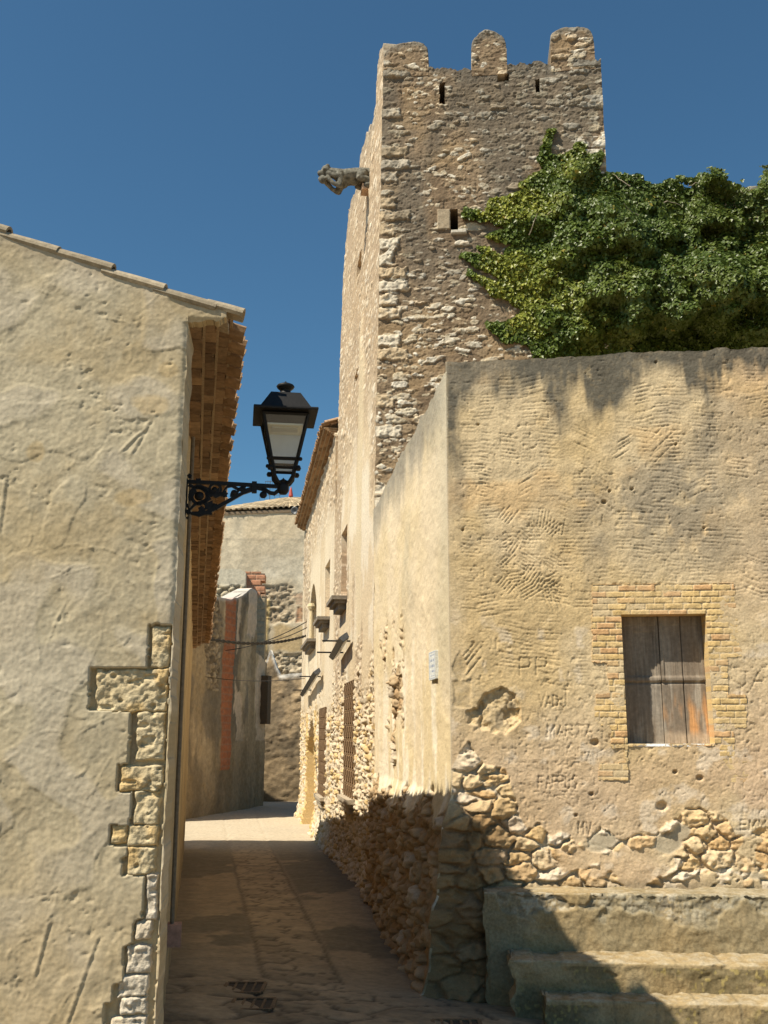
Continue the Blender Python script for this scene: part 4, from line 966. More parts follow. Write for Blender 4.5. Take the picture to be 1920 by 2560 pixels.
b_ = backing(tower, GR1, .05, (.50, .34, .18)); grille(b_, GR1); sill(b_, (GR1[0], GR1[1], GR1[2] + .02, 0), .13, col=(.45, .38, .28))
b_ = backing(tower, UW1, .14, (.48, .34, .25)); sill(b_, UW1, .28)
for R in (TS1, TS2): backing(tower, (R[0], R[1], R[2], R[3]), .35, (.12, .09, .06), "slit_backing")

# ------------------------------------------------------------------ stone house beyond the tower, with tiled eave
UH1 = SIDE.u(752)
sh = thing("stone_house", SIDE.P(UT2 + 1, zg(-1.2, 21)), "sunlit rubble house with tiled eave and grilled window beyond the tower", "house")
ZE = SIDE.uv(840, 1083)[1]
def house_top(u): return ZE + .02 + 0 * u
EW = [(SIDE.u(778), SIDE.u(786), ZE - 1.6, ZE - .35), (SIDE.u(812), SIDE.u(819), ZE - 1.3, ZE - .3)]
AR = srect(769, 787, 1452, 1600)
def house_fn(u, v):
    h, col = side_tex(u, v)
    p = sst(.40, .5, fbm(u * .4 + 1, v * .5, 3, 421)) * sst(1.8, 2.4, v) * sst(6.6, 6.0, v); h = h * (1 - p * .8); col = mix(col, (.66, .57, .42), p * .8)
    a, b, c, d = DOOR; arch = (u > a) & (u < b) & (v < d - .5 * np.abs((u - (a + b) / 2) / ((b - a) / 2)) ** 2 * (b - a) * .5); 
    a2, b2, c2, d2 = AR; ar2 = (u > a2) & (u < b2) & (v > c2) & (v < d2 - .5 * np.abs((u - (a2 + b2) / 2) / ((b2 - a2) / 2)) ** 2 * (b2 - a2) * .5)
    fr = np.minimum(np.abs(u - a), np.abs(u - b)) < .35; col = mix(col, (.60, .42, .17), (fr & (v < d + .2)) * .8)
    return dict(h=h, col=col, cut=cuts(u, v, [GR2, UW2] + EW) | arch | ar2)
relief("lane_wall", sh, SIDE, (UT2, UH1), (-1.3, ZE + .05), .05, .028, house_fn, M_RUBBLE, top=house_top, skirt=.45)
b_ = backing(sh, GR2, .05, (.50, .34, .18)); grille(b_, GR2); sill(b_, (GR2[0], GR2[1], GR2[2] + .02, 0), .12, col=(.45, .38, .28))
b_ = backing(sh, UW2, .14, (.54, .42, .29)); sill(b_, UW2, .27)
arch_ = backing(sh, AR, .4, (.16, .12, .09)); sill(arch_, AR, .24)
mb = MB(); mb.cur = (.62, .5, .3); mb.tube([SIDE.P((AR[0] + AR[1]) / 2, AR[2], .03), SIDE.P((AR[0] + AR[1]) / 2, AR[3] - .7, .03)], .06, 8); mb.ball(SIDE.P((AR[0] + AR[1]) / 2, AR[3] - .62, .03), .12, 8); mb.build("window_column", M_RUBBLE, arch_)
for R in EW: backing(sh, R, .25, (.45, .23, .11), "brick_infill")
backing(sh, DOOR, .42, (.30, .20, .10), "door")
make_eave(sh, SIDE, UT2 + .05, UH1 - .2, ZE, .30, .32, 4.5, .21, 3, .06, 31, tile=.28, cols=((.30, .19, .10), (.26, .16, .085), (.34, .22, .12), (.24, .15, .08)))
hb = MB(); hb.prism([SIDE.P(UT2, -1.2, -.4), SIDE.P(UH1, -1.2, -.4), SIDE.P(UH1, -1.2, -8), SIDE.P(UT2, -1.2, -8)], (0, 0, ZE + 1.2)); hb.build("house_core", M_BODY, sh)

# flood lamps
def flood(px0, py0, px1, py1, lab):
    u0_, z0_ = SIDE.off(.16).uv(px0, py0); u1_, z1_ = SIDE.off(.16).uv(px1, py1)
    c = SIDE.P((u0_ + u1_) / 2, (z0_ + z1_) / 2, .16); t = thing("floodlight", c, lab, "floodlight", "floodlights on the sunlit lane wall")
    dirv = SIDE.P(u1_, z1_, 0) - SIDE.P(u0_, z0_, 0); L = np.linalg.norm(dirv); X = dirv / L
    Y = SIDE.N * .8 - np.array([0, 0, .6]); Y -= X * np.dot(X, Y); Y /= np.linalg.norm(Y); Z = np.cross(X, Y)
    mb = MB(); mb.prism([c - X * L / 2 - Y * .085 - Z * .04, c - X * L / 2 + Y * .085 - Z * .04, c - X * L / 2 + Y * .065 + Z * .05, c - X * L / 2 - Y * .065 + Z * .05], X * L); mb.build("housing", M_GREY, t)
    mb = MB(); mb.box(c + Z * .055, L / 2 * .94, .055, .004, X, Y, Z); mb.build("glass", plain_mat("lamp_glass", (.10, .11, .12), .2), t)
    mb = MB(); mb.box(c - Z * .046, L / 2 * .94, .07, .004, X, Y, Z); mb.build("lamp_back", M_GREY, t)
    for s_ in (-.3, .3):
        mb = MB(); mb.tube([c + X * L * s_ - SIDE.N * .2, c + X * L * s_ + SIDE.N * .34], .016, 6); mb.build("bracket_arm", M_IRON, t)
flood(834, 1640, 861, 1592, "grey floodlight bracketed below the larger window sill")
flood(758, 1735, 793, 1678, "lower grey floodlight beside the far edge of the sunlit wall")

# gargoyle
def gargoyle():
    Gp = SIDE.P(GU, GZ); G = Plane(Gp, SIDE.N[:2], FRONT.N[:2])
    def q(x, y): return G.uv(780 + x * .1085, 380 + y * .1085)
    sc_ = .1085 / FPX * np.linalg.norm(Gp - C0) * 1.02
    t = thing("gargoyle", Gp, "grey crouching stone gargoyle holding its jaws and jutting from the tower", "gargoyle")
    mb = MB()
    def el(x, y, r, d=0, sx=1, sy=1):
        a, z = q(x, y); R = r * sc_; mb.ball(G.P(a, z, d * sc_), (R * sx, R * .95, R * sy), 16)
    def limb(p, r, d=0):
        P_ = []; rr = []
        for i, ((x, y, dd)) in enumerate(p):
            a, z = q(x, y); P_.append(G.P(a, z, dd * sc_)); rr.append(r[i] * sc_)
        n = []; R = []
        for i in range(len(P_) - 1):
            for s_ in np.linspace(0, 1, 6, endpoint=False): n.append(P_[i] * (1 - s_) + P_[i + 1] * s_); R.append(rr[i] * (1 - s_) + rr[i + 1] * s_)
        n.append(P_[-1]); R.append(rr[-1]); mb.tube(n, R, 10); mb.ball(n[0], R[0], 10); mb.ball(n[-1], R[-1], 10)
    limb([(1480, 560, 0), (1180, 535, 0), (980, 560, 0), (760, 590, 0), (560, 510, 0), (400, 450, 0)], [165, 165, 180, 185, 130, 90])
    el(700, 690, 150); el(960, 640, 130)
    el(330, 425, 112); el(400, 500, 105); el(225, 500, 85, 0, 1.1, .9); el(180, 480, 55); el(250, 635, 92); el(190, 620, 50)
    el(355, 360, 50, 60); el(355, 360, 50, -60); el(270, 440, 34, 85); el(270, 440, 34, -85)
    for sg in (1, -1):
        limb([(640, 560, 130 * sg), (600, 640, 150 * sg), (470, 600, 130 * sg), (360, 545, 100 * sg)], [75, 62, 50, 52]) if sg == 1 else limb([(720, 650, 130 * sg), (620, 850, 150 * sg), (480, 780, 130 * sg), (330, 650, 100 * sg)], [80, 62, 46, 50])
        limb([(650, 620, 120 * sg), (640, 850, 130 * sg), (480, 790, 120 * sg), (345, 640, 95 * sg)], [90, 60, 46, 52])
        limb([(1160, 560, 130 * sg), (1080, 690, 170 * sg), (1250, 720, 170 * sg), (1370, 800, 170 * sg)], [120, 85, 65, 60])
        limb([(1370, 860, 160 * sg), (1240, 850, 160 * sg)], [60, 62])
        for f in range(4): limb([(365 + 14 * f, 545, 70 * sg), (330 + 12 * f, 590, 92 * sg)], [14, 12])
    o = mb.build("figure", M_RUBBLE, t, smooth=True)
    me = o.data
    rm_ = o.modifiers.new("remesh", 'REMESH'); rm_.mode = 'VOXEL'; rm_.voxel_size = .011; rm_.use_smooth_shade = True
    sm_ = o.modifiers.new("smooth", 'SMOOTH'); sm_.factor = .5; sm_.iterations = 3
    o.data.materials.clear(); o.data.materials.append(plain_mat("lichened_stone", (.15, .145, .12), .95, 14, .55, 0, .8, .02, .1))
    b = MB(); b.cur = (.55, .38, .25); a_, z_ = q(1290, 850); b.box(G.P(a_ - .02, z_ - .02, 0), 165 * sc_, 150 * sc_, 62 * sc_, G.U, G.N); b.build("corbel", M_RUBBLE, t)
gargoyle()

# ------------------------------------------------------------------ wall lantern on a scrolled bracket
def lantern():
    yl = 6.15; K = .814; ul = (yl - GC[1]) / FAC.U[1]; base = FAC.P(ul, 0)
    L = Plane(base, FAC.N[:2], (0, -1))
    def zp(x, y): return (440 + x * .2411, 940 + y * .2411)
    def q(x, y): return L.uv(*zp(x, y))
    def W(x, y, h=0): a, z = q(x, y); return L.P(a, z, h)
    sc = .2411 / FPX * 6.32
    t = thing("street_lamp", W(100, 1300), "black iron wall lantern on a scrolled bracket at the shaded lane corner", "street lamp")
    def bar(name, pts, w_, d=.010, closed=False):
        """flat iron bar following pts (zoomed photo pixels)"""
        P_ = [np.array(q(*p)) for p in pts]; n = len(P_); mb = MB(); rings = []
        ww = np.array(w_ if np.ndim(w_) else [w_] * n) * (1.22 if name == 'scroll' else 1)
        for i, p in enumerate(P_):
            d_ = P_[min(i + 1, n - 1)] - P_[max(i - 1, 0)]; d_ /= np.linalg.norm(d_) + 1e-9; nn = np.array([-d_[1], d_[0]]) * ww[i] * sc / 2
            rings.append([L.P(*(p + nn), d), L.P(*(p - nn), d), L.P(*(p - nn), -d), L.P(*(p + nn), -d)])
        mb.loft(rings); return mb.build(name, M_IRON, t)
    def arc(cx, cy, r0, r1, a0, a1, n=22): return [(cx + (r0 + (r1 - r0) * k / n) * math.cos(a0 + (a1 - a0) * k / n), cy + (r0 + (r1 - r0) * k / n) * math.sin(a0 + (a1 - a0) * k / n)) for k in range(n + 1)]
    def ball(name, x, y, r):
        mb = MB(); mb.ball(W(x, y), (r * sc, .016, r * sc), 14); mb.build(name, M_IRON, t, smooth=True)
    def leaf(x, y, r, a, n=5):
        mb = MB(); pts = []
        for k in range(2 * n + 1):
            th = a + (k / (2 * n) - .5) * 4.4; rr = r * (1.0 if k % 2 == 0 else .68); pts.append((x + rr * math.cos(th), y + rr * math.sin(th)))
        mb.prism([W(px, py, .010) for px, py in pts], -L.N * .02); mb.build("leaf_ornament", M_IRON, t)
    bar("wall_plate", [(100, 1005), (105, 1100), (98, 1300), (90, 1420), (86, 1510)], [20, 40, 36, 30, 14], .03)
    bar("bracket_arm", [(105, 1095), (560, 1118), (1075, 1147)], 36, .013)
    for x, y, w_, h_ in [(232, 1095, 52, 52), (812, 1155, 50, 112)]: bar("collar", [(x, y - h_ / 2), (x, y + h_ / 2)], w_, .02)
    bar("brace", [(800, 1178), (690, 1215), (450, 1350), (330, 1412), (240, 1440), (150, 1425)], [34, 34, 40, 40, 40, 22], .012)
    bar("brace_foot", [(165, 1418), (240, 1425), (375, 1432)], [20, 34, 18], .014)
    bar("scroll", arc(235, 1248, 96, 80, 2.6, 7.6) + arc(235, 1248, 80, 58, 7.6, 10.6), 26); ball("scroll_eye", 240, 1245, 50)
    bar("scroll", arc(402, 1175, 66, 48, .9, -4.2) + arc(402, 1175, 48, 30, -4.2, -6.5), 22); ball("scroll_eye", 400, 1178, 30)
    bar("scroll", [(130, 1130), (180, 1150), (250, 1150), (330, 1190), (420, 1240), (500, 1215)], [24, 24, 40, 46, 44, 20])
    bar("scroll", [(110, 1330), (140, 1390), (200, 1330), (300, 1300), (360, 1270)], [20, 24, 26, 34, 22])
    bar("scroll", [(495, 1195), (530, 1150), (580, 1140), (640, 1172), (700, 1190), (770, 1170), (800, 1150)], [14, 20, 22, 24, 26, 26, 18]); ball("scroll_eye", 602, 1213, 36)
    bar("scroll", [(620, 1240), (635, 1205), (660, 1170), (700, 1150)], [26, 22, 22, 22])
    bar("scroll", [(815, 1150), (870, 1165), (925, 1180), (970, 1210), (1020, 1220), (1060, 1190), (1085, 1140)], [40, 34, 30, 30, 34, 34, 30]); ball("scroll_eye", 905, 1232, 40)
    bar("scroll", [(880, 1165), (915, 1175), (940, 1205)], 26)
    for x, y, r_, a_ in [(140, 1040, 30, -.5), (500, 1225, 42, .3), (585, 1238, 30, 2.4), (345, 1345, 62, 1.2), (270, 1385, 44, 2.2), (400, 1360, 44, .4), (700, 1160, 30, -.8), (340, 1230, 40, 2.8), (130, 1410, 34, 2.6), (120, 1470, 18, 1.2)]: leaf(x, y, r_, a_)
    # hub and cradle
    ch = np.array(q(1112, 1150)); hb = L.P(*ch)
    mb = MB(); mb.lathe(hb, [(a * K, b * K) for a, b in [(.001, -.062), (.028, -.060), (.046, -.035), (.046, .01), (.036, .030), (.044, .040), (.03, .052), (.012, .062), (.001, .075)]], 16); mb.build("hub", M_IRON, t, smooth=False)
    ctr = hb.copy()
    zb = q(1120, 975)[1]; yaw = math.atan2(FAC.N[1], FAC.N[0]) - .04
    X = np.array([math.cos(yaw), math.sin(yaw), 0]); Y = np.array([-math.sin(yaw), math.cos(yaw), 0])
    def sq(hw, z, ks=True): return [ctr * [1, 1, 0] + X * a * hw + Y * b * hw + np.array([0, 0, z]) for a, b in ((-1, -1), (1, -1), (1, 1), (-1, 1))]
    H0, HM, H1 = zb, zb + .068 * K, zb + .42 * K; B0, BM, B1 = .082 * K, .102 * K, .178 * K
    for a, b in ((-1, -1), (1, -1), (1, 1), (-1, 1)):
        d = X * a + Y * b
        pts = [ctr + d * .02 * K + np.array([0, 0, .02 * K]), ctr + d * .05 * K + np.array([0, 0, .035 * K]), ctr + d * .075 * K + np.array([0, 0, .075 * K]), ctr + d * .08 * K + np.array([0, 0, .12 * K]), ctr * [1, 1, 0] + d * B0 + np.array([0, 0, H0]), ctr * [1, 1, 0] + d * (BM + .004) + np.array([0, 0, HM + .02])]
        mb = MB(); mb.tube(pts, [.012, .014, .014, .013, .013, .011], 8); o = mb.build("cradle_arm", M_IRON, t)
        m2 = MB(); m2.ball(ctr * [1, 1, 0] + d * (B0 + .022) + np.array([0, 0, H0 - .01]), .020, 8); m2.build("curl", M_IRON, o)
        m2 = MB(); m2.ball(ctr * [1, 1, 0] + d * (BM + .018) + np.array([0, 0, HM - .005]), .015, 8); m2.build("curl", M_IRON, o)
    # frame edges and rims
    r0, rm2, r1 = sq(B0, H0), sq(BM, HM), sq(B1, H1)
    for k in range(4):
        mb = MB(); mb.tube([r0[k], rm2[k], r1[k]], .0125, 4); mb.build("corner_post", M_IRON, t)
    for nm, rr, th in (("lower_rim", r0, .010), ("middle_rim", rm2, .012), ("upper_rim", r1, .012)):
        mb = MB()
        for k in range(4): mb.tube([rr[k], rr[(k + 1) % 4]], th, 4)
        mb.build(nm, M_IRON, t)
    gl = bpy.data.materials.new("lantern_glass"); gl.use_nodes = True; n = gl.node_tree.nodes; l = gl.node_tree.links
    for x in list(n): n.remove(x)
    out = n.new('ShaderNodeOutputMaterial'); tr = n.new('ShaderNodeBsdfTransparent'); gs = n.new('ShaderNodeBsdfGlossy'); mx = n.new('ShaderNodeMixShader'); tl = n.new('ShaderNodeBsdfTranslucent'); mx2 = n.new('ShaderNodeMixShader'); nz = n.new('ShaderNodeTexNoise')
    gs.inputs['Roughness'].default_value = .08; tr.inputs[0].default_value = (.93, .95, .96, 1); mx.inputs[0].default_value = .06; tl.inputs[0].default_value = (.75, .78, .82, 1)
    nz.inputs['Scale'].default_value = 9; mp = n.new('ShaderNodeMapRange'); mp.inputs['To Min'].default_value = .02; mp.inputs['To Max'].default_value = .06; l.new(nz.outputs[0], mp.inputs['Value']); l.new(mp.outputs[0], mx2.inputs[0])
    l.new(tr.outputs[0], mx.inputs[1]); l.new(gs.outputs[0], mx.inputs[2]); l.new(mx.outputs[0], mx2.inputs[1]); l.new(tl.outputs[0], mx2.inputs[2]); l.new(mx2.outputs[0], out.inputs[0])
    ml = bpy.data.materials.new("milky_pane"); ml.use_nodes = True; n = ml.node_tree.nodes; l = ml.node_tree.links; b = n['Principled BSDF']
    b.inputs['Base Color'].default_value = (.88, .90, .94, 1); b.inputs['Roughness'].default_value = .4
    tl = n.new('ShaderNodeBsdfTranslucent'); tl.inputs[0].default_value = (.80, .90, 1.0, 1); mx = n.new('ShaderNodeMixShader'); mx.inputs[0].default_value = .7
    l.new(b.outputs[0], mx.inputs[1]); l.new(tl.outputs[0], mx.inputs[2]); l.new(mx.outputs[0], n['Material Output'].inputs[0])
    for k in range(4):
        for ra, rb in ((r0, rm2), (rm2, r1)):
            P4 = [ra[k], ra[(k + 1) % 4], rb[(k + 1) % 4], rb[k]]; nn = np.cross(P4[1] - P4[0], P4[3] - P4[0]); nn /= np.linalg.norm(nn)
            if k == 2 and ra is rm2 or k == 2: mat_ = ml
            else: mat_ = gl
            mb = MB(); mb.prism(P4, -nn * .003); mb.build("glass_pane", mat_, t)
    # reflector plate with led module under the roof
    mb = MB(); zc = H1 - .085 * K; mb.prism(sq(B1 - .030, zc), (0, 0, .01)); o = mb.build("reflector_plate", plain_mat("cream_reflector", (.84, .79, .62), .6, 5, .05), t)
    mb = MB(); mb.box(ctr * [1, 1, 0] + np.array([0, 0, zc - .006]) - Y * .03, .085, .045, .005, X, Y); mb.build("led_module", plain_mat("led_panel", (.62, .59, .48), .5, 200, .3), o)
    # brim plate, roof, cap
    mb = MB(); mb.loft([sq(.252 * K, H1 + .012), sq(.255 * K, H1 + .020), sq(.252 * K, H1 + .030)]); mb.build("brim", M_IRON, t)
    mb = MB(); mb.loft([sq(.205 * K, H1 + .031), sq(.198 * K, H1 + .045), sq(.118 * K, H1 + .195 * K), sq(.07 * K, H1 + .203 * K)]); mb.build("lantern_roof", M_IRON, t)
    mb = MB(); zt = H1 + .2 * K; mb.lathe(ctr * [1, 1, 0] + np.array([0, 0, zt]), [(a * K, b * K) for a, b in [(.075, 0), (.06, .012), (.045, .022), (.042, .04), (.046, .05), (.066, .068), (.074, .082), (.066, .094), (.04, .106), (.012, .112), (.007, .125), (.001, .13)]], 24); mb.build("cap", M_IRON, t, smooth=True)
lantern()

# ------------------------------------------------------------------ end of the lane
def frontal(px0, Y, py=1838): return aty(px0, py, Y)
# old shaded wall with brick chimney strip
PA = aty(487, 2045, 30.6); PB = aty(650, 2015, 35.8)
OLD = Plane(PA, (PB - PA)[:2], (1, -.3)); uo = OLD.uv
ow = thing("ruined_wall", PA, "tall stained wall with a vertical red brick strip standing in shade at the lane end", "wall")
op = [uo(440, 1500), uo(531, 1492), uo(578, 1498), uo(606, 1486), uo(632, 1473), uo(643, 1480)]
U_OE = uo(641, 1600)[0]
def old_top(u): return np.interp(u, [q[0] for q in op], [q[1] for q in op]) + (vn(u * 3, u * 0, 501) - .5) * .12
BS = (uo(556, 1700)[0], uo(581, 1700)[0]); BZ = uo(550, 1925)[1]
def old_fn(u, v):
    n = fbm(u * .8, v * .8, 4, 503); st = fbm(u * 1.6, v * .25, 4, 506); f = fbm(u * 4, v * 4, 4, 509)
    g_ = fbm(u * 9, v * 9, 4, 510); h = (n - .5) * .15 + (f - .5) * .06 + (g_ - .5) * .04
    col = mix((.54, .42, .265), (.36, .275, .165), sst(.4, .6, st)) * (.7 + .6 * g_)[..., None]; col = mix(col, (.135, .12, .095), sst(.50, .68, fbm(u * 1.1 + 3, v * .4, 4, 512)) * .75)
    e = fbm(u * 1.5, v * .5, 4, 515)
    lost = sst(.47, .49, e) * (u > BS[1] + .2) * (v > uo(600, 1850)[1]); col = mix(col, (.70, .55, .39), lost * .9); h -= lost * .03
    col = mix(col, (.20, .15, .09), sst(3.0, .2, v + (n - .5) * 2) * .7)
    rub = (u < BS[0] - .25) * sst(.46, .54, fbm(u * 1.5, v * .8, 3, 518)) * (v > 3.0); f1, e1, rid, r2 = stones(u, v, .22, .16, 520, .3); h = h + rub * (sst(.05, .3, e1) * .09 - .05); col = mix(col, mix((.16, .125, .085), (.46, .37, .25), sst(.05, .3, e1) * rid), rub)
    br = (u > BS[0]) & (u < BS[1]) & (v > BZ); row = np.floor(v / .075); fr = np.abs(v / .075 - row - .5); uu = u / .28 + .5 * (row % 2); fb = np.abs(uu - np.floor(uu) - .5); j = np.maximum(sst(.36, .46, fr), sst(.44, .48, fb)); bid = _tab(31)[np.floor(uu).astype(int) & 255, row.astype(int) & 255]
    col = np.where(br[..., None], mix(mix((.44, .165, .075), (.36, .14, .07), bid), (.30, .22, .15), j * .6), col); h = h + br * (.03 - j * .02)
    col = mix(col, (.60, .58, .54), (1 - sst(.0, .16, old_top(u) - v + (f - .5) * .25)) * .6)
    return dict(h=h, col=col)
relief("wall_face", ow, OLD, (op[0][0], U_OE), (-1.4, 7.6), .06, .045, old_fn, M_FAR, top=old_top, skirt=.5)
uR = uo(672, 1700)[0]
rp = [(U_OE - .1, uo(640, 1628)[1]), uo(660, 1640), uo(678, 1665), (uR, uo(672, 1690)[1])]
relief("low_wing", ow, OLD.off(-.08), (U_OE - .1, uR), (-1.4, 6.2), .06, .045, old_fn, M_FAR, top=lambda u: np.interp(u, [q[0] for q in rp], [q[1] for q in rp]), skirt=.5)
ob = MB(); ob.prism([OLD.P(op[0][0], -1.3, -.45), OLD.P(U_OE, -1.3, -.45), OLD.P(U_OE, -1.3, -6), OLD.P(op[0][0], -1.3, -6)], (0, 0, op[1][1] + 1.0)); ob.build("wall_core", M_BODY, ow)
cop = MB(); cop.cur = (.50, .48, .42); a_, b_ = uo(585, 1500), uo(634, 1474)
cop.prism([OLD.P(a_[0], a_[1] - .02, -.1), OLD.P(b_[0], b_[1] - .02, -.1), OLD.P(b_[0], b_[1] + .05, -.1), OLD.P(a_[0], a_[1] + .05, -.1)], OLD.N * -.5); cop.build("lime_coping", M_STEP, ow)
gp = MB(); gp.cur = (.12, .09, .06); a_, b_ = uo(659, 1810), uo(671, 1690); gp.prism([OLD.P(a_[0], a_[1], .12), OLD.P(b_[0], a_[1], .12), OLD.P(b_[0], b_[1], .12), OLD.P(a_[0], b_[1], .12)], -OLD.N * .3); gp.build("wooden_post", M_WOOD, ow)
# back wall in shade
BWP = aty(700, 2000, 38.5); BW = Plane(BWP, (1, .02), (0, -1))
bw = thing("back_wall", BWP + np.array([0, 0, 0]), "shaded rubble garden wall closing the lane with sunlight painted white along its top edge", "wall")
bz = [BW.uv(655, 1690), BW.uv(676, 1622), BW.uv(690, 1665), BW.uv(700, 1686), BW.uv(760, 1680), BW.uv(860, 1675)]
def bw_fn(u, v):
    n = fbm(u * .9, v * .9, 4, 531); f = fbm(u * 4, v * 4, 4, 534); f1, e1, rid, r2 = stones(u, v, .45, .28, 541, .4); g_ = fbm(u * 10, v * 10, 4, 540); h = (n - .5) * .08 + (f - .5) * .05 + (g_ - .5) * .04 + sst(.05, .3, e1) * .025 * rid
    col = mix((.36, .27, .165), (.46, .345, .21), sst(.35, .65, n)) * (.65 + .7 * g_)[..., None]; col = mix(col, (.15, .125, .09), sst(.5, .65, fbm(u * 1.2, v * .8, 4, 537)) * .7); col = mix(col, (.20, .15, .09), sst(2.5, -.5, v) * .7)
    t_ = np.interp(u, [q[0] for q in bz], [q[1] for q in bz]) - v; col = mix(col, (.72, .70, .64), (1 - sst(.05, .25, t_ + (f - .5) * .2)) * .85)  # top edge whitened in the colour to look sunlit
    return dict(h=h, col=col)
relief("wall_face", bw, BW, (BW.u(640), BW.u(900)), (-1.4, 7.0), .06, .05, bw_fn, M_FAR, top=lambda u: np.interp(u, [q[0] for q in bz], [q[1] for q in bz]) + (vn(u * 3, u * 0, 539) - .5) * .15, skirt=.7)
# big rendered house behind
FHP = aty(650, 1600, 46.0); FH = Plane(FHP, (1, .03), (0, -1)); fu = FH.uv
fh = thing("rendered_house", FHP * [1, 1, 0] + np.array([0, 0, -.8]), "big pale rendered house with patched rubble base and tiled hip roof far behind", "house")
def fpx(u, v):
    """photo-like coordinates along this facade, metres -> offsets"""
    return u, v
def band(u, v, x0, x1, y0, y1, soft=.06):
    a = fu(x0, y1); b = fu(x1, y0); n = (fbm(u * 2, v * 2, 3, 541) - .5) * .25
    d = np.minimum(np.minimum(u + n - a[0], b[0] - u - n), np.minimum(v + n - a[1], b[1] - v - n)); return sst(0, soft, d)
def far_fn(u, v):
    n = fbm(u * .7, v * .5, 4, 543); f = fbm(u * 3, v * 3, 4, 546); st = fbm(u * 1.5, v * .3, 4, 549)
    h = (f - .5) * .05
    col = mix((.60, .50, .345), (.67, .58, .42), sst(.35, .65, st)); col = mix(col, (.74, .67, .53), band(u, v, 640, 790, 1380, 1460, .5) * .8); col = mix(col, (.48, .42, .31), sst(.5, .65, n) * .6)
    ln = np.exp(-((v - fu(600, 1345)[1] + .1 * vn(u * .8, v * 0, 552)) / .035) ** 2); col = mix(col, (.34, .30, .23), ln * .6)
    # stripped rubble zone
    rz = band(u, v, 640, 738, 1460, 1560, .1); f1, e1, rid, r2 = stones(u, v, .36, .17, 560, .4); h = h + rz * (sst(.05, .3, e1) * .11 * rid - .10 + (fbm(u * 9, v * 9, 4, 563) - .5) * .12); col = mix(col, mix((.36, .29, .20), (.58, .48, .33), sst(.1, .3, e1) * rid), rz * .95)
    r3 = band(u, v, 640, 900, 1632, 1700, .1); h = h + r3 * (sst(.05, .3, e1) * .11 * rid - .10 + (fbm(u * 9, v * 9, 4, 564) - .5) * .12); col = mix(col, mix((.28, .22, .14), (.58, .49, .35), sst(.05, .25, e1)), r3 * .9)
    yl_ = band(u, v, 642, 678, 1495, 1630, .1); col = mix(col, (.60, .46, .22), yl_ * .9); h = h + yl_ * .05
    og = band(u, v, 680, 800, 1560, 1632, .15); col = mix(col, (.50, .37, .19), og * .8)
    bk = np.maximum(band(u, v, 735, 775, 1482, 1516, .05) * .55, band(u, v, 738, 775, 1516, 1556, .05)); row = np.floor(v / .13); fr = np.abs(v / .13 - row - .5); uu = u / .35 + .5 * (row % 2); fb = np.abs(uu - np.floor(uu) - .5); j = np.maximum(sst(.36, .46, fr), sst(.42, .47, fb))
    bc = mix(mix((.50, .25, .14), (.58, .40, .24), _tab(33)[np.floor(uu).astype(int) & 255, row.astype(int) & 255]), (.42, .33, .22), j * .7); col = mix(col, bc, bk); h = h - bk * (.04 + .03 * j)
    return dict(h=h, col=col)
FT = [fu(520, 1282), fu(545, 1281), fu(755, 1272), fu(880, 1262)]
def fh_top(u): return np.interp(u, [q[0] for q in FT], [q[1] for q in FT])
relief("facade", fh, FH, (fu(545, 1400)[0], fu(900, 1400)[0]), (-1.4, 12.6), .07, .06, far_fn, M_FAR, top=fh_top, skirt=.5)
ub0, ub1 = fu(545, 1400)[0], fu(900, 1400)[0]
mb = MB(); mb.prism([FH.P(ub0 + .05, -1.3, -.5), FH.P(ub1, -1.3, -.5), FH.P(ub1, -1.3, -9), FH.P(ub0 + .05, -1.3, -9)], (0, 0, FT[1][1] + 1.1)); mb.build("house_core", M_BODY, fh)
# dark strip painted as shade left of the facade, and the plain wing
mb = MB(); mb.cur = (.36, .33, .27); e0 = fu(545, 1430)[0]; e1_ = fu(529, 1430)[0]; mb.cur = (.085, .08, .075); mb.prism([FH.P(e1_, -1.2, .03), FH.P(e0, -1.2, .03), FH.P(e0, -1.2, -.6), FH.P(e1_, -1.2, -.6)], (0, 0, FT[1][1] + 1.2)); mb.build("painted_shade_strip", M_FAR, fh)
mb = MB(); mb.cur = (.40, .35, .26); mb.prism([FH.P(e1_ - 3, -1.2, -.4), FH.P(e1_, -1.2, -.4), FH.P(e1_, -1.2, -6), FH.P(e1_ - 3, -1.2, -6)], (0, 0, FT[1][1] + 1.0)); mb.build("side_wing", M_FAR, fh)
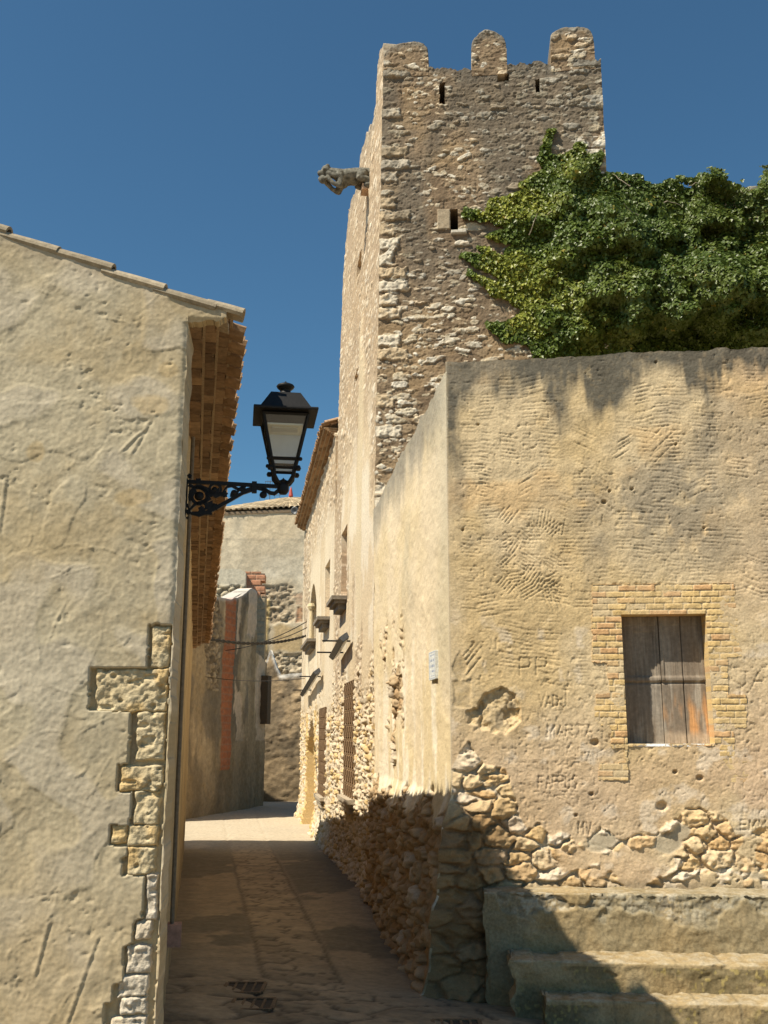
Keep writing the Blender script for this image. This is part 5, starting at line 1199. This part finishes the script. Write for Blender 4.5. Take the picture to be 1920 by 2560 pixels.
# hip roof of tiles
rr_ = np.random.default_rng(41); mb = MB()
F3 = FH.off(-3.0); ap = F3.P(F3.uv(722, 1244)[0], 0); apz = F3.uv(722, 1244)[1]
ea = [(u_, fh_top(np.array(u_)).item()) for u_ in np.arange(ub0 - .5, ub1 + .4, .26)]
for k, (u_, z_) in enumerate(ea):
    A = FH.P(u_, z_ + .02, .07); T_ = np.array([ap[0], ap[1], apz]); f_ = rr_.uniform(.0, .02)
    d = T_ - A; w_ = .30
    B = A + d * .97; mb.cur = tuple(np.array((.50, .40, .26)) * rr_.uniform(.6, 1.15)); ax = d / np.linalg.norm(d); S = np.array([ax[1], -ax[0], 0]); S /= np.linalg.norm(S); Up = np.cross(S, ax); Up = Up if Up[2] > 0 else -Up
    nseg = 7
    for s_ in range(nseg):
        a0 = A + d * .97 * (s_ / nseg) + Up * .05; dd = d * .97 / nseg * 1.08; mb.cur = tuple(np.array((.50, .40, .26)) * rr_.uniform(.55, 1.2)); ww = .13 * (1 - .8 * s_ / nseg)
        arc_tile(mb, a0, dd - Up * .04, S, Up, max(ww, .03), True, 4, .02)
    if k:
        pa = FH.P(ea[k - 1][0], ea[k - 1][1] - .02, .05); pb = FH.P(u_, z_ - .02, .05); mb.cur = (.22, .165, .11); mb.add([pa, pb, T_, pa - [0, 0, .12], pb - [0, 0, .12], T_ - [0, 0, .2]], [(0, 1, 2), (3, 5, 4), (0, 3, 4, 1)])
mb.build("hip_roof", M_TILE, fh)
# finial, loudspeaker, aerial
F2 = FH.off(-2.8); fb_ = F2.P(F2.uv(727, 1247)[0], F2.uv(727, 1247)[1]); k_ = 48 / FPX
t = thing("roof_finial", fb_, "small red pointed finial on the apex of the distant tiled roof", "finial")
mb = MB(); mb.lathe(fb_ - [0, 0, .15], [(.12, 0), (.10, .12), (.05, .16), (.05, .24), (.115, .27), (.115, .31), (.06, .62), (.01, .78)], 10); mb.build("red_cone", plain_mat("red_ceramic", (.42, .07, .05), .5), t)
sp_ = FH.P(fu(740, 1281)[0], fu(740, 1281)[1], .35)
t = thing("loudspeaker", sp_, "grey round loudspeaker under the tiled eave of the distant rendered house", "loudspeaker")
mb = MB(); mb.lathe(sp_, [(.06, -.2), (.08, .0), (.16, .1), (.19, .12), (.15, .11), (.03, .02)], 16, (-.3, -1, -.1)); mb.build("horn", M_GREY, t, smooth=True)
mb = MB(); mb.tube([sp_ + [0, .2, 0], sp_ + [0, .45, .1]], .03, 6); mb.build("bracket_arm", M_GREY, t)
F2 = FH.off(-2.5); ab = F2.P(F2.uv(674, 1255)[0], F2.uv(674, 1255)[1] - .3); at_ = F2.uv(674, 1204)[1]
t = thing("tv_aerial", ab, "thin television aerial on the distant tiled roof seen beneath the lantern bracket", "aerial")
mb = MB(); mb.tube([ab, ab * [1, 1, 0] + [0, 0, at_]], .02, 5); mb.build("mast", M_GREY, t)
for zz, wd in ((at_ - .05, .25), (at_ - .3, .32), (at_ - .75, .55)):
    mb = MB(); c = ab * [1, 1, 0] + np.array([0, 0, zz]); mb.tube([c - [wd, 0, -.06], c + [wd, 0, .06]], .013, 4)
    o = mb.build("boom", M_GREY, t)
    for q_ in np.linspace(-.9, .9, 5): m2 = MB(); m2.tube([c + [wd * q_, 0, .06 * q_ - .14], c + [wd * q_, 0, .06 * q_ + .14]], .009, 4); m2.build("rod", M_GREY, o)
# brick pier and cement block wall standing between
CW = Plane(aty(600, 1450, 43.0), (1, .05), (0, -1)); cu = CW.uv
cw = thing("block_wall", CW.P(cu(570, 1450)[0], -.8), "grey cement terrace wall above the stained wall with brick strip", "wall")
def cw_fn(u, v):
    n = fbm(u * 1.2, v * 1.2, 4, 571); f = fbm(u * 5, v * 5, 3, 574); zt_ = cu(600, 1424)[1]
    low = 1 - sst(cu(600, 1468)[1], cu(600, 1460)[1], v); f1, e1, rid, r2 = stones(u, v, .4, .22, 577, .3)
    return dict(h=(n - .5) * .06 + low * (sst(.05, .3, e1) * .15 - .1), col=mix(mix((.52, .47, .36), (.58, .53, .41), n), mix((.34, .28, .19), (.50, .43, .30), sst(.05, .3, e1)), low))
ct = [cu(470, 1420), cu(600, 1423), cu(614, 1431), cu(618, 1434)]
relief("wall_face", cw, CW, (cu(470, 1450)[0], cu(614, 1450)[0]), (-1.3, ct[0][1] + .3), .06, .06, cw_fn, M_FAR, top=lambda u: np.interp(u, [q[0] for q in ct], [q[1] for q in ct]), skirt=1.2)
BP = Plane(aty(640, 1450, 43.6), (1, .05), (0, -1)); bu = BP.uv
bp_ = thing("brick_pier", BP.P(bu(642, 1500)[0], -.8), "broken hollow red brick pier beside the distant grey cement wall", "pier")
def bp_fn(u, v):
    row = np.floor(v / .26); fr = np.abs(v / .26 - row - .5); uu = u / .45 + .5 * (row % 2); fb = np.abs(uu - np.floor(uu) - .5); j = np.maximum(sst(.42, .48, fr), sst(.45, .49, fb)); n = fbm(u * 3, v * 3, 3, 581)
    tooth = (u > bu(660, 1450)[0] - .18 * (row % 2)) ; zl = bu(640, 1487)[1]
    col = mix(mix((.48, .215, .125), (.56, .30, .18), n), (.44, .36, .26), j * .8); lw = sst(zl + .1, zl - .2, v + (n - .5) * .6); col = mix(col, (.34, .28, .19), lw)
    return dict(h=(n - .5) * .03 - j * .04 + 0 * u, col=col, cut=tooth & (v > zl))
relief("pier", bp_, BP, (bu(612, 1450)[0], bu(665, 1450)[0]), (-1.3, bu(640, 1429)[1]), .03, .04, bp_fn, M_FAR, skirt=.9)
# cables across the lane
def cable(name, a, b, sag, r_, lab, n=24, twist=0):
    P_ = [a * (1 - t) + b * t - np.array([0, 0, sag * 4 * t * (1 - t)]) for t in np.linspace(0, 1, n)]
    t_ = thing(name, a, lab, "cable", "cables strung over the lane")
    for s_ in ((0,) if not twist else (0, math.pi)):
        Q_ = [p + (np.array([0, math.cos(i * 1.3 + s_), math.sin(i * 1.3 + s_)]) * twist) for i, p in enumerate(P_)]
        mb = MB(); mb.tube(Q_, r_, 5); mb.build("strand" if twist else "wire", M_WIRE, t_)
cable("overhead_cable", FAC.P(LEN - .3, aty(519, 1597, 21)[2] + .05, .1), SIDE.P(SIDE.u(764), SIDE.uv(764, 1596)[1], .05), .18, .022, "thick twisted black cable sagging across the lane end", 60, .022)
cable("overhead_cable", SIDE.P(SIDE.u(766), SIDE.uv(766, 1562)[1], .05), OLD.P(uo(560, 1630)[0], uo(560, 1626)[1], .05), .15, .014, "upper thin wire slanting down from the sunlit wall to the brick strip")
cable("overhead_cable", SIDE.P(SIDE.u(767), SIDE.uv(767, 1576)[1], .05), OLD.P(uo(640, 1608)[0], uo(640, 1606)[1], .05), .1, .014, "short thin wire just above the thick twisted cable")
cable("overhead_cable", SIDE.P(SIDE.u(764), SIDE.uv(764, 1698)[1], .05), OLD.P(uo(510, 1692)[0], uo(510, 1692)[1], .05), .1, .009, "faint lowest wire crossing in front of the shaded back wall")
M_PIT = plain_mat("drain_pit", (.07, .055, .04), .9)
# drain grates in the paving
def grate(px0, px1, py0, py1, lab):
    zc = zg(0, 7.2); c0 = atz(px0, py1, zc); c1 = atz(px1, py1, zc); c2 = atz(px0, py0, zc)
    c = (c0 + c1) / 2; c[1] = (c0[1] + c2[1]) / 2; hx = abs(c1[0] - c0[0]) / 2; hy = max(abs(c2[1] - c0[1]) / 2, .05); c[2] = zg(c[0], c[1]) + .006
    t = thing("drain_grate", c, lab, "drain", "drain grates in the paving")
    mb = MB()
    for sx, sy, ax, ay in ((0, -1, hx, .014), (0, 1, hx, .014), (-1, 0, .014, hy), (1, 0, .014, hy)): mb.box(c + [sx * hx, sy * hy, 0], ax if sy else .014, ay if sy else hy - .0145, .008)
    mb.build("frame", M_RUST, t)
    n = int(hx / .032)
    for i in range(1, n): m2 = MB(); m2.box(c + [-hx + 2 * hx * i / n, 0, .0], .009, hy - .015, .006); m2.build("bar", M_RUST, t)
    m3 = MB(); m3.box(c - [0, 0, .006], hx, hy, .003); m3.build("pit", M_PIT, t)
grate(553, 652, 2467, 2493, "iron drain grate in the shaded lane further from the camera")
grate(572, 678, 2517, 2545, "iron drain grate in the shaded lane nearest the camera on the left")
grate(1085, 1206, 2526, 2552, "iron drain grate at the foot of the cement steps")

# ------------------------------------------------------------------ ivy over the tower foot and the garden wall behind the house
gw_ = thing("garden_wall", TFRONT.P(TR[1][0] + 2, 0, .3), "tall stone garden wall hidden under ivy beside the tower", "wall")
ZGW = tuv(1560, 470)[1]
def gw_fn(u, v): 
    h, col, *_ = tower_tex(u, v); return dict(h=h, col=col * .8)
relief("wall_face", gw_, TFRONT.off(-.1), (TR[1][0] - .05, TR[1][0] + 9.0), (-1.0, ZGW), .05, .05, gw_fn, M_RUBBLE, top=lambda u: ZGW + (fbm(u * 2, u * 0, 3, 601) - .5) * .3, skirt=.5)
IV = [(1150, 542), (1162, 524), (1215, 530), (1226, 496), (1290, 486), (1305, 478), (1292, 462), (1340, 432), (1352, 420), (1338, 396), (1350, 382), (1360, 350), (1374, 324), (1390, 322), (1380, 352), (1374, 384), (1410, 386), (1438, 376), (1444, 356), (1462, 358), (1464, 384), (1500, 380), (1509, 396), (1500, 420), (1500, 452), (1520, 444), (1552, 440), (1590, 448), (1640, 456), (1665, 448), (1690, 460), (1720, 452), (1752, 444), (1764, 420), (1782, 432), (1790, 462), (1822, 444), (1838, 450), (1850, 474), (1872, 448), (1900, 428), (1930, 420), (1990, 410), (2060, 430), (2140, 420), (2140, 900),
      (1330, 910), (1330, 880), (1318, 862), (1290, 850), (1265, 858), (1214, 820), (1212, 806), (1262, 806), (1296, 786), (1300, 768), (1246, 742), (1196, 706), (1168, 690), (1176, 680), (1232, 700), (1262, 706), (1240, 690), (1190, 668), (1150, 646), (1158, 634), (1206, 640), (1200, 622), (1222, 622), (1250, 640), (1280, 610), (1240, 606), (1212, 592), (1222, 580), (1262, 576), (1232, 556), (1190, 548)]
ivy = thing("ivy", TFRONT.P(3.4, 4.8, .4), "dense green ivy spreading over the tower foot and hidden garden wall", "ivy")
def make_ivy():
    r = np.random.default_rng(77); IU = np.array([tuv(*q) for q in IV]); lo, hi = IU.min(0), IU.max(0)
    N = 200000; U = r.uniform(lo[0], hi[0], N); Vv = r.uniform(lo[1], hi[1], N); jx = (fbm(U * 5, Vv * 5, 3, 611) - .5) * .14; jz = (fbm(U * 5 + 9, Vv * 5, 3, 613) - .5) * (.14 + .5 * sst(3.3, 3.8, U))
    ok = inpoly(U + jx, Vv + jz, [tuple(x) for x in IU]); U, Vv = U[ok], Vv[ok]
    # distance to outline -> thickness
    seg = np.concatenate([IU, IU[:1]]); dist = np.full(U.shape, 9.)
    for a, b in zip(seg[:-1], seg[1:]):
        if a[0] > U_R + 1 and b[0] > U_R + 1: continue
        d = b - a; t = np.clip(((U - a[0]) * d[0] + (Vv - a[1]) * d[1]) / (d @ d + 1e-9), 0, 1); dist = np.minimum(dist, np.hypot(U - a[0] - t * d[0], Vv - a[1] - t * d[1]))
    right = sst(1.9, 4.2, U)
    def bulge(U, Vv, dist):
        c = fbm(U * 1.1, Vv * 1.1, 3, 615); c2 = fbm(U * 3.2, Vv * 3.2, 3, 618); rt = sst(1.9, 4.2, U)
        return (.05 + sst(0, .9, dist) * (.18 + rt * .55)) + sst(0, .5, dist) * ((c - .5) * (.45 + 1.5 * rt) + (c2 - .5) * (.34 + .75 * rt))
    D_ = bulge(U, Vv, dist); e = .03
    gx = (bulge(U + e, Vv, dist) - D_) / e; gz = (bulge(U, Vv + e, dist) - D_) / e
    dep = r.uniform(0, 1, U.shape) ** 1.6; hh = np.maximum(D_, .03) - dep * np.minimum(.30, np.maximum(D_, .03)) + r.normal(0, .025, U.shape)
    keepp = r.random(U.shape) < np.where(U < 1.9, 1.0, .80); U, Vv, gx, gz, hh, right, dist, dep = [x[keepp] for x in (U, Vv, gx, gz, hh, right, dist, dep)]
    hh = np.maximum(hh, .02); n = len(U)
    P = TFRONT.O + U[:, None] * TFRONT.U + hh[:, None] * TFRONT.N; P[:, 2] = Vv - hh * (Vv - 1.65) / 14.2
    nr = TFRONT.N[None] - np.clip(gx, -2, 2)[:, None] * TFRONT.U[None] * .6; nr[:, 2] += -np.clip(gz, -2, 2) * .6 + .35
    nr = nr + r.normal(0, .48, (n, 3)); nr /= np.linalg.norm(nr, axis=1)[:, None]
    dn = np.array([0, 0, -1.]) + r.normal(0, .6, (n, 3)); T_ = dn - nr * (dn * nr).sum(1)[:, None]; T_ /= np.linalg.norm(T_, axis=1)[:, None]; S_ = np.cross(nr, T_)
    sz = r.uniform(.022, .047, n) * np.where(right > .5, .95, 1.0); sz = sz[:, None]
    base = P - T_ * sz * .7; tip = P + T_ * sz * 1.05; lf = P + S_ * sz * .85 - T_ * sz * .15 + nr * sz * .25; rt_ = P - S_ * sz * .85 - T_ * sz * .15 + nr * sz * .25; mid = P - nr * sz * .06
    V = np.stack([base, lf, tip, rt_, mid], 1).reshape(-1, 3); i = np.arange(n)[:, None] * 5
    F = np.concatenate([i + [0, 1, 4], i + [1, 2, 4], i + [2, 3, 4], i + [3, 0, 4]])
    q = r.random(n); pale = sst(.42, .62, fbm(U * 2.2, Vv * 2.2, 3, 622)) * (1 - .75 * right)
    c = mix((.075, .115, .018), (.14, .19, .03), q); c = mix(c, (.40, .40, .06), np.clip(pale * (.15 + .95 * r.random(n)), 0, 1) * .72); c = mix(c, (.06, .095, .026), right * .4)  # left leaves painted brighter and right ones darker, as the light falls
    c = mix(c, (.30, .24, .04), (r.random(n) < .006) * 1.); red = sst(5.0, 5.3, U) * sst(ZGW + .1, ZGW + .5, Vv); c = mix(c, (.12, .05, .03), red * .7)
    link_mesh("leaves", V, F.astype(np.int64), M_LEAF, ivy, np.repeat(c, 5, 0), smooth=False)
    # shoots standing up above the wall, and bare stems
    for x, y in [(1560, 520), (1640, 560), (1480, 540), (1500, 640), (1460, 700), (1390, 720), (1540, 770), (1580, 590), (1620, 700), (1440, 830), (1700, 520), (1365, 560), (1320, 610)]:
        a, z = tuv(x, y); mb = MB(); p = TFRONT.P(a, z, .62 if x > 1500 else .28); pts = [p]; dr = np.array([r.normal(0, .5), r.normal(0, .2), r.uniform(.3, 1)])
        for k in range(5): dr = dr + r.normal(0, .3, 3); p = p + dr / np.linalg.norm(dr) * .07; pts.append(p)
        mb.tube(pts, [.009, .008, .007, .006, .005, .004], 5); mb.build("stem", M_STEM, ivy)
M_LEAF = bpy.data.materials.new("ivy_leaf"); M_LEAF.use_nodes = True
_n = M_LEAF.node_tree.nodes; _l = M_LEAF.node_tree.links; _b = _n['Principled BSDF']; _a = _n.new('ShaderNodeAttribute'); _a.attribute_name = 'col'
_z = _n.new('ShaderNodeTexNoise'); _z.inputs['Scale'].default_value = 60; _m = _n.new('ShaderNodeMix'); _m.data_type = 'RGBA'; _m.blend_type = 'MULTIPLY'; _m.inputs[0].default_value = .5
_l.new(_a.outputs['Color'], _m.inputs[6]); _l.new(_z.outputs['Color'], _m.inputs[7]); _b.inputs['Roughness'].default_value = .42; _b.inputs['Specular IOR Level'].default_value = .35
_l.new(_a.outputs['Color'], _b.inputs['Base Color']); _t = _n.new('ShaderNodeBsdfTranslucent'); _l.new(_a.outputs['Color'], _t.inputs[0]); _x = _n.new('ShaderNodeMixShader'); _x.inputs[0].default_value = .22
_bp = _n.new('ShaderNodeBump'); _bp.inputs['Strength'].default_value = .2; _l.new(_z.outputs[0], _bp.inputs['Height']); _l.new(_bp.outputs[0], _b.inputs['Normal'])
_l.new(_b.outputs[0], _x.inputs[1]); _l.new(_t.outputs[0], _x.inputs[2]); _l.new(_x.outputs[0], _n['Material Output'].inputs[0]); _n.remove(_m)
M_STEM = plain_mat("bare_stem", (.30, .25, .18), .9)
make_ivy()
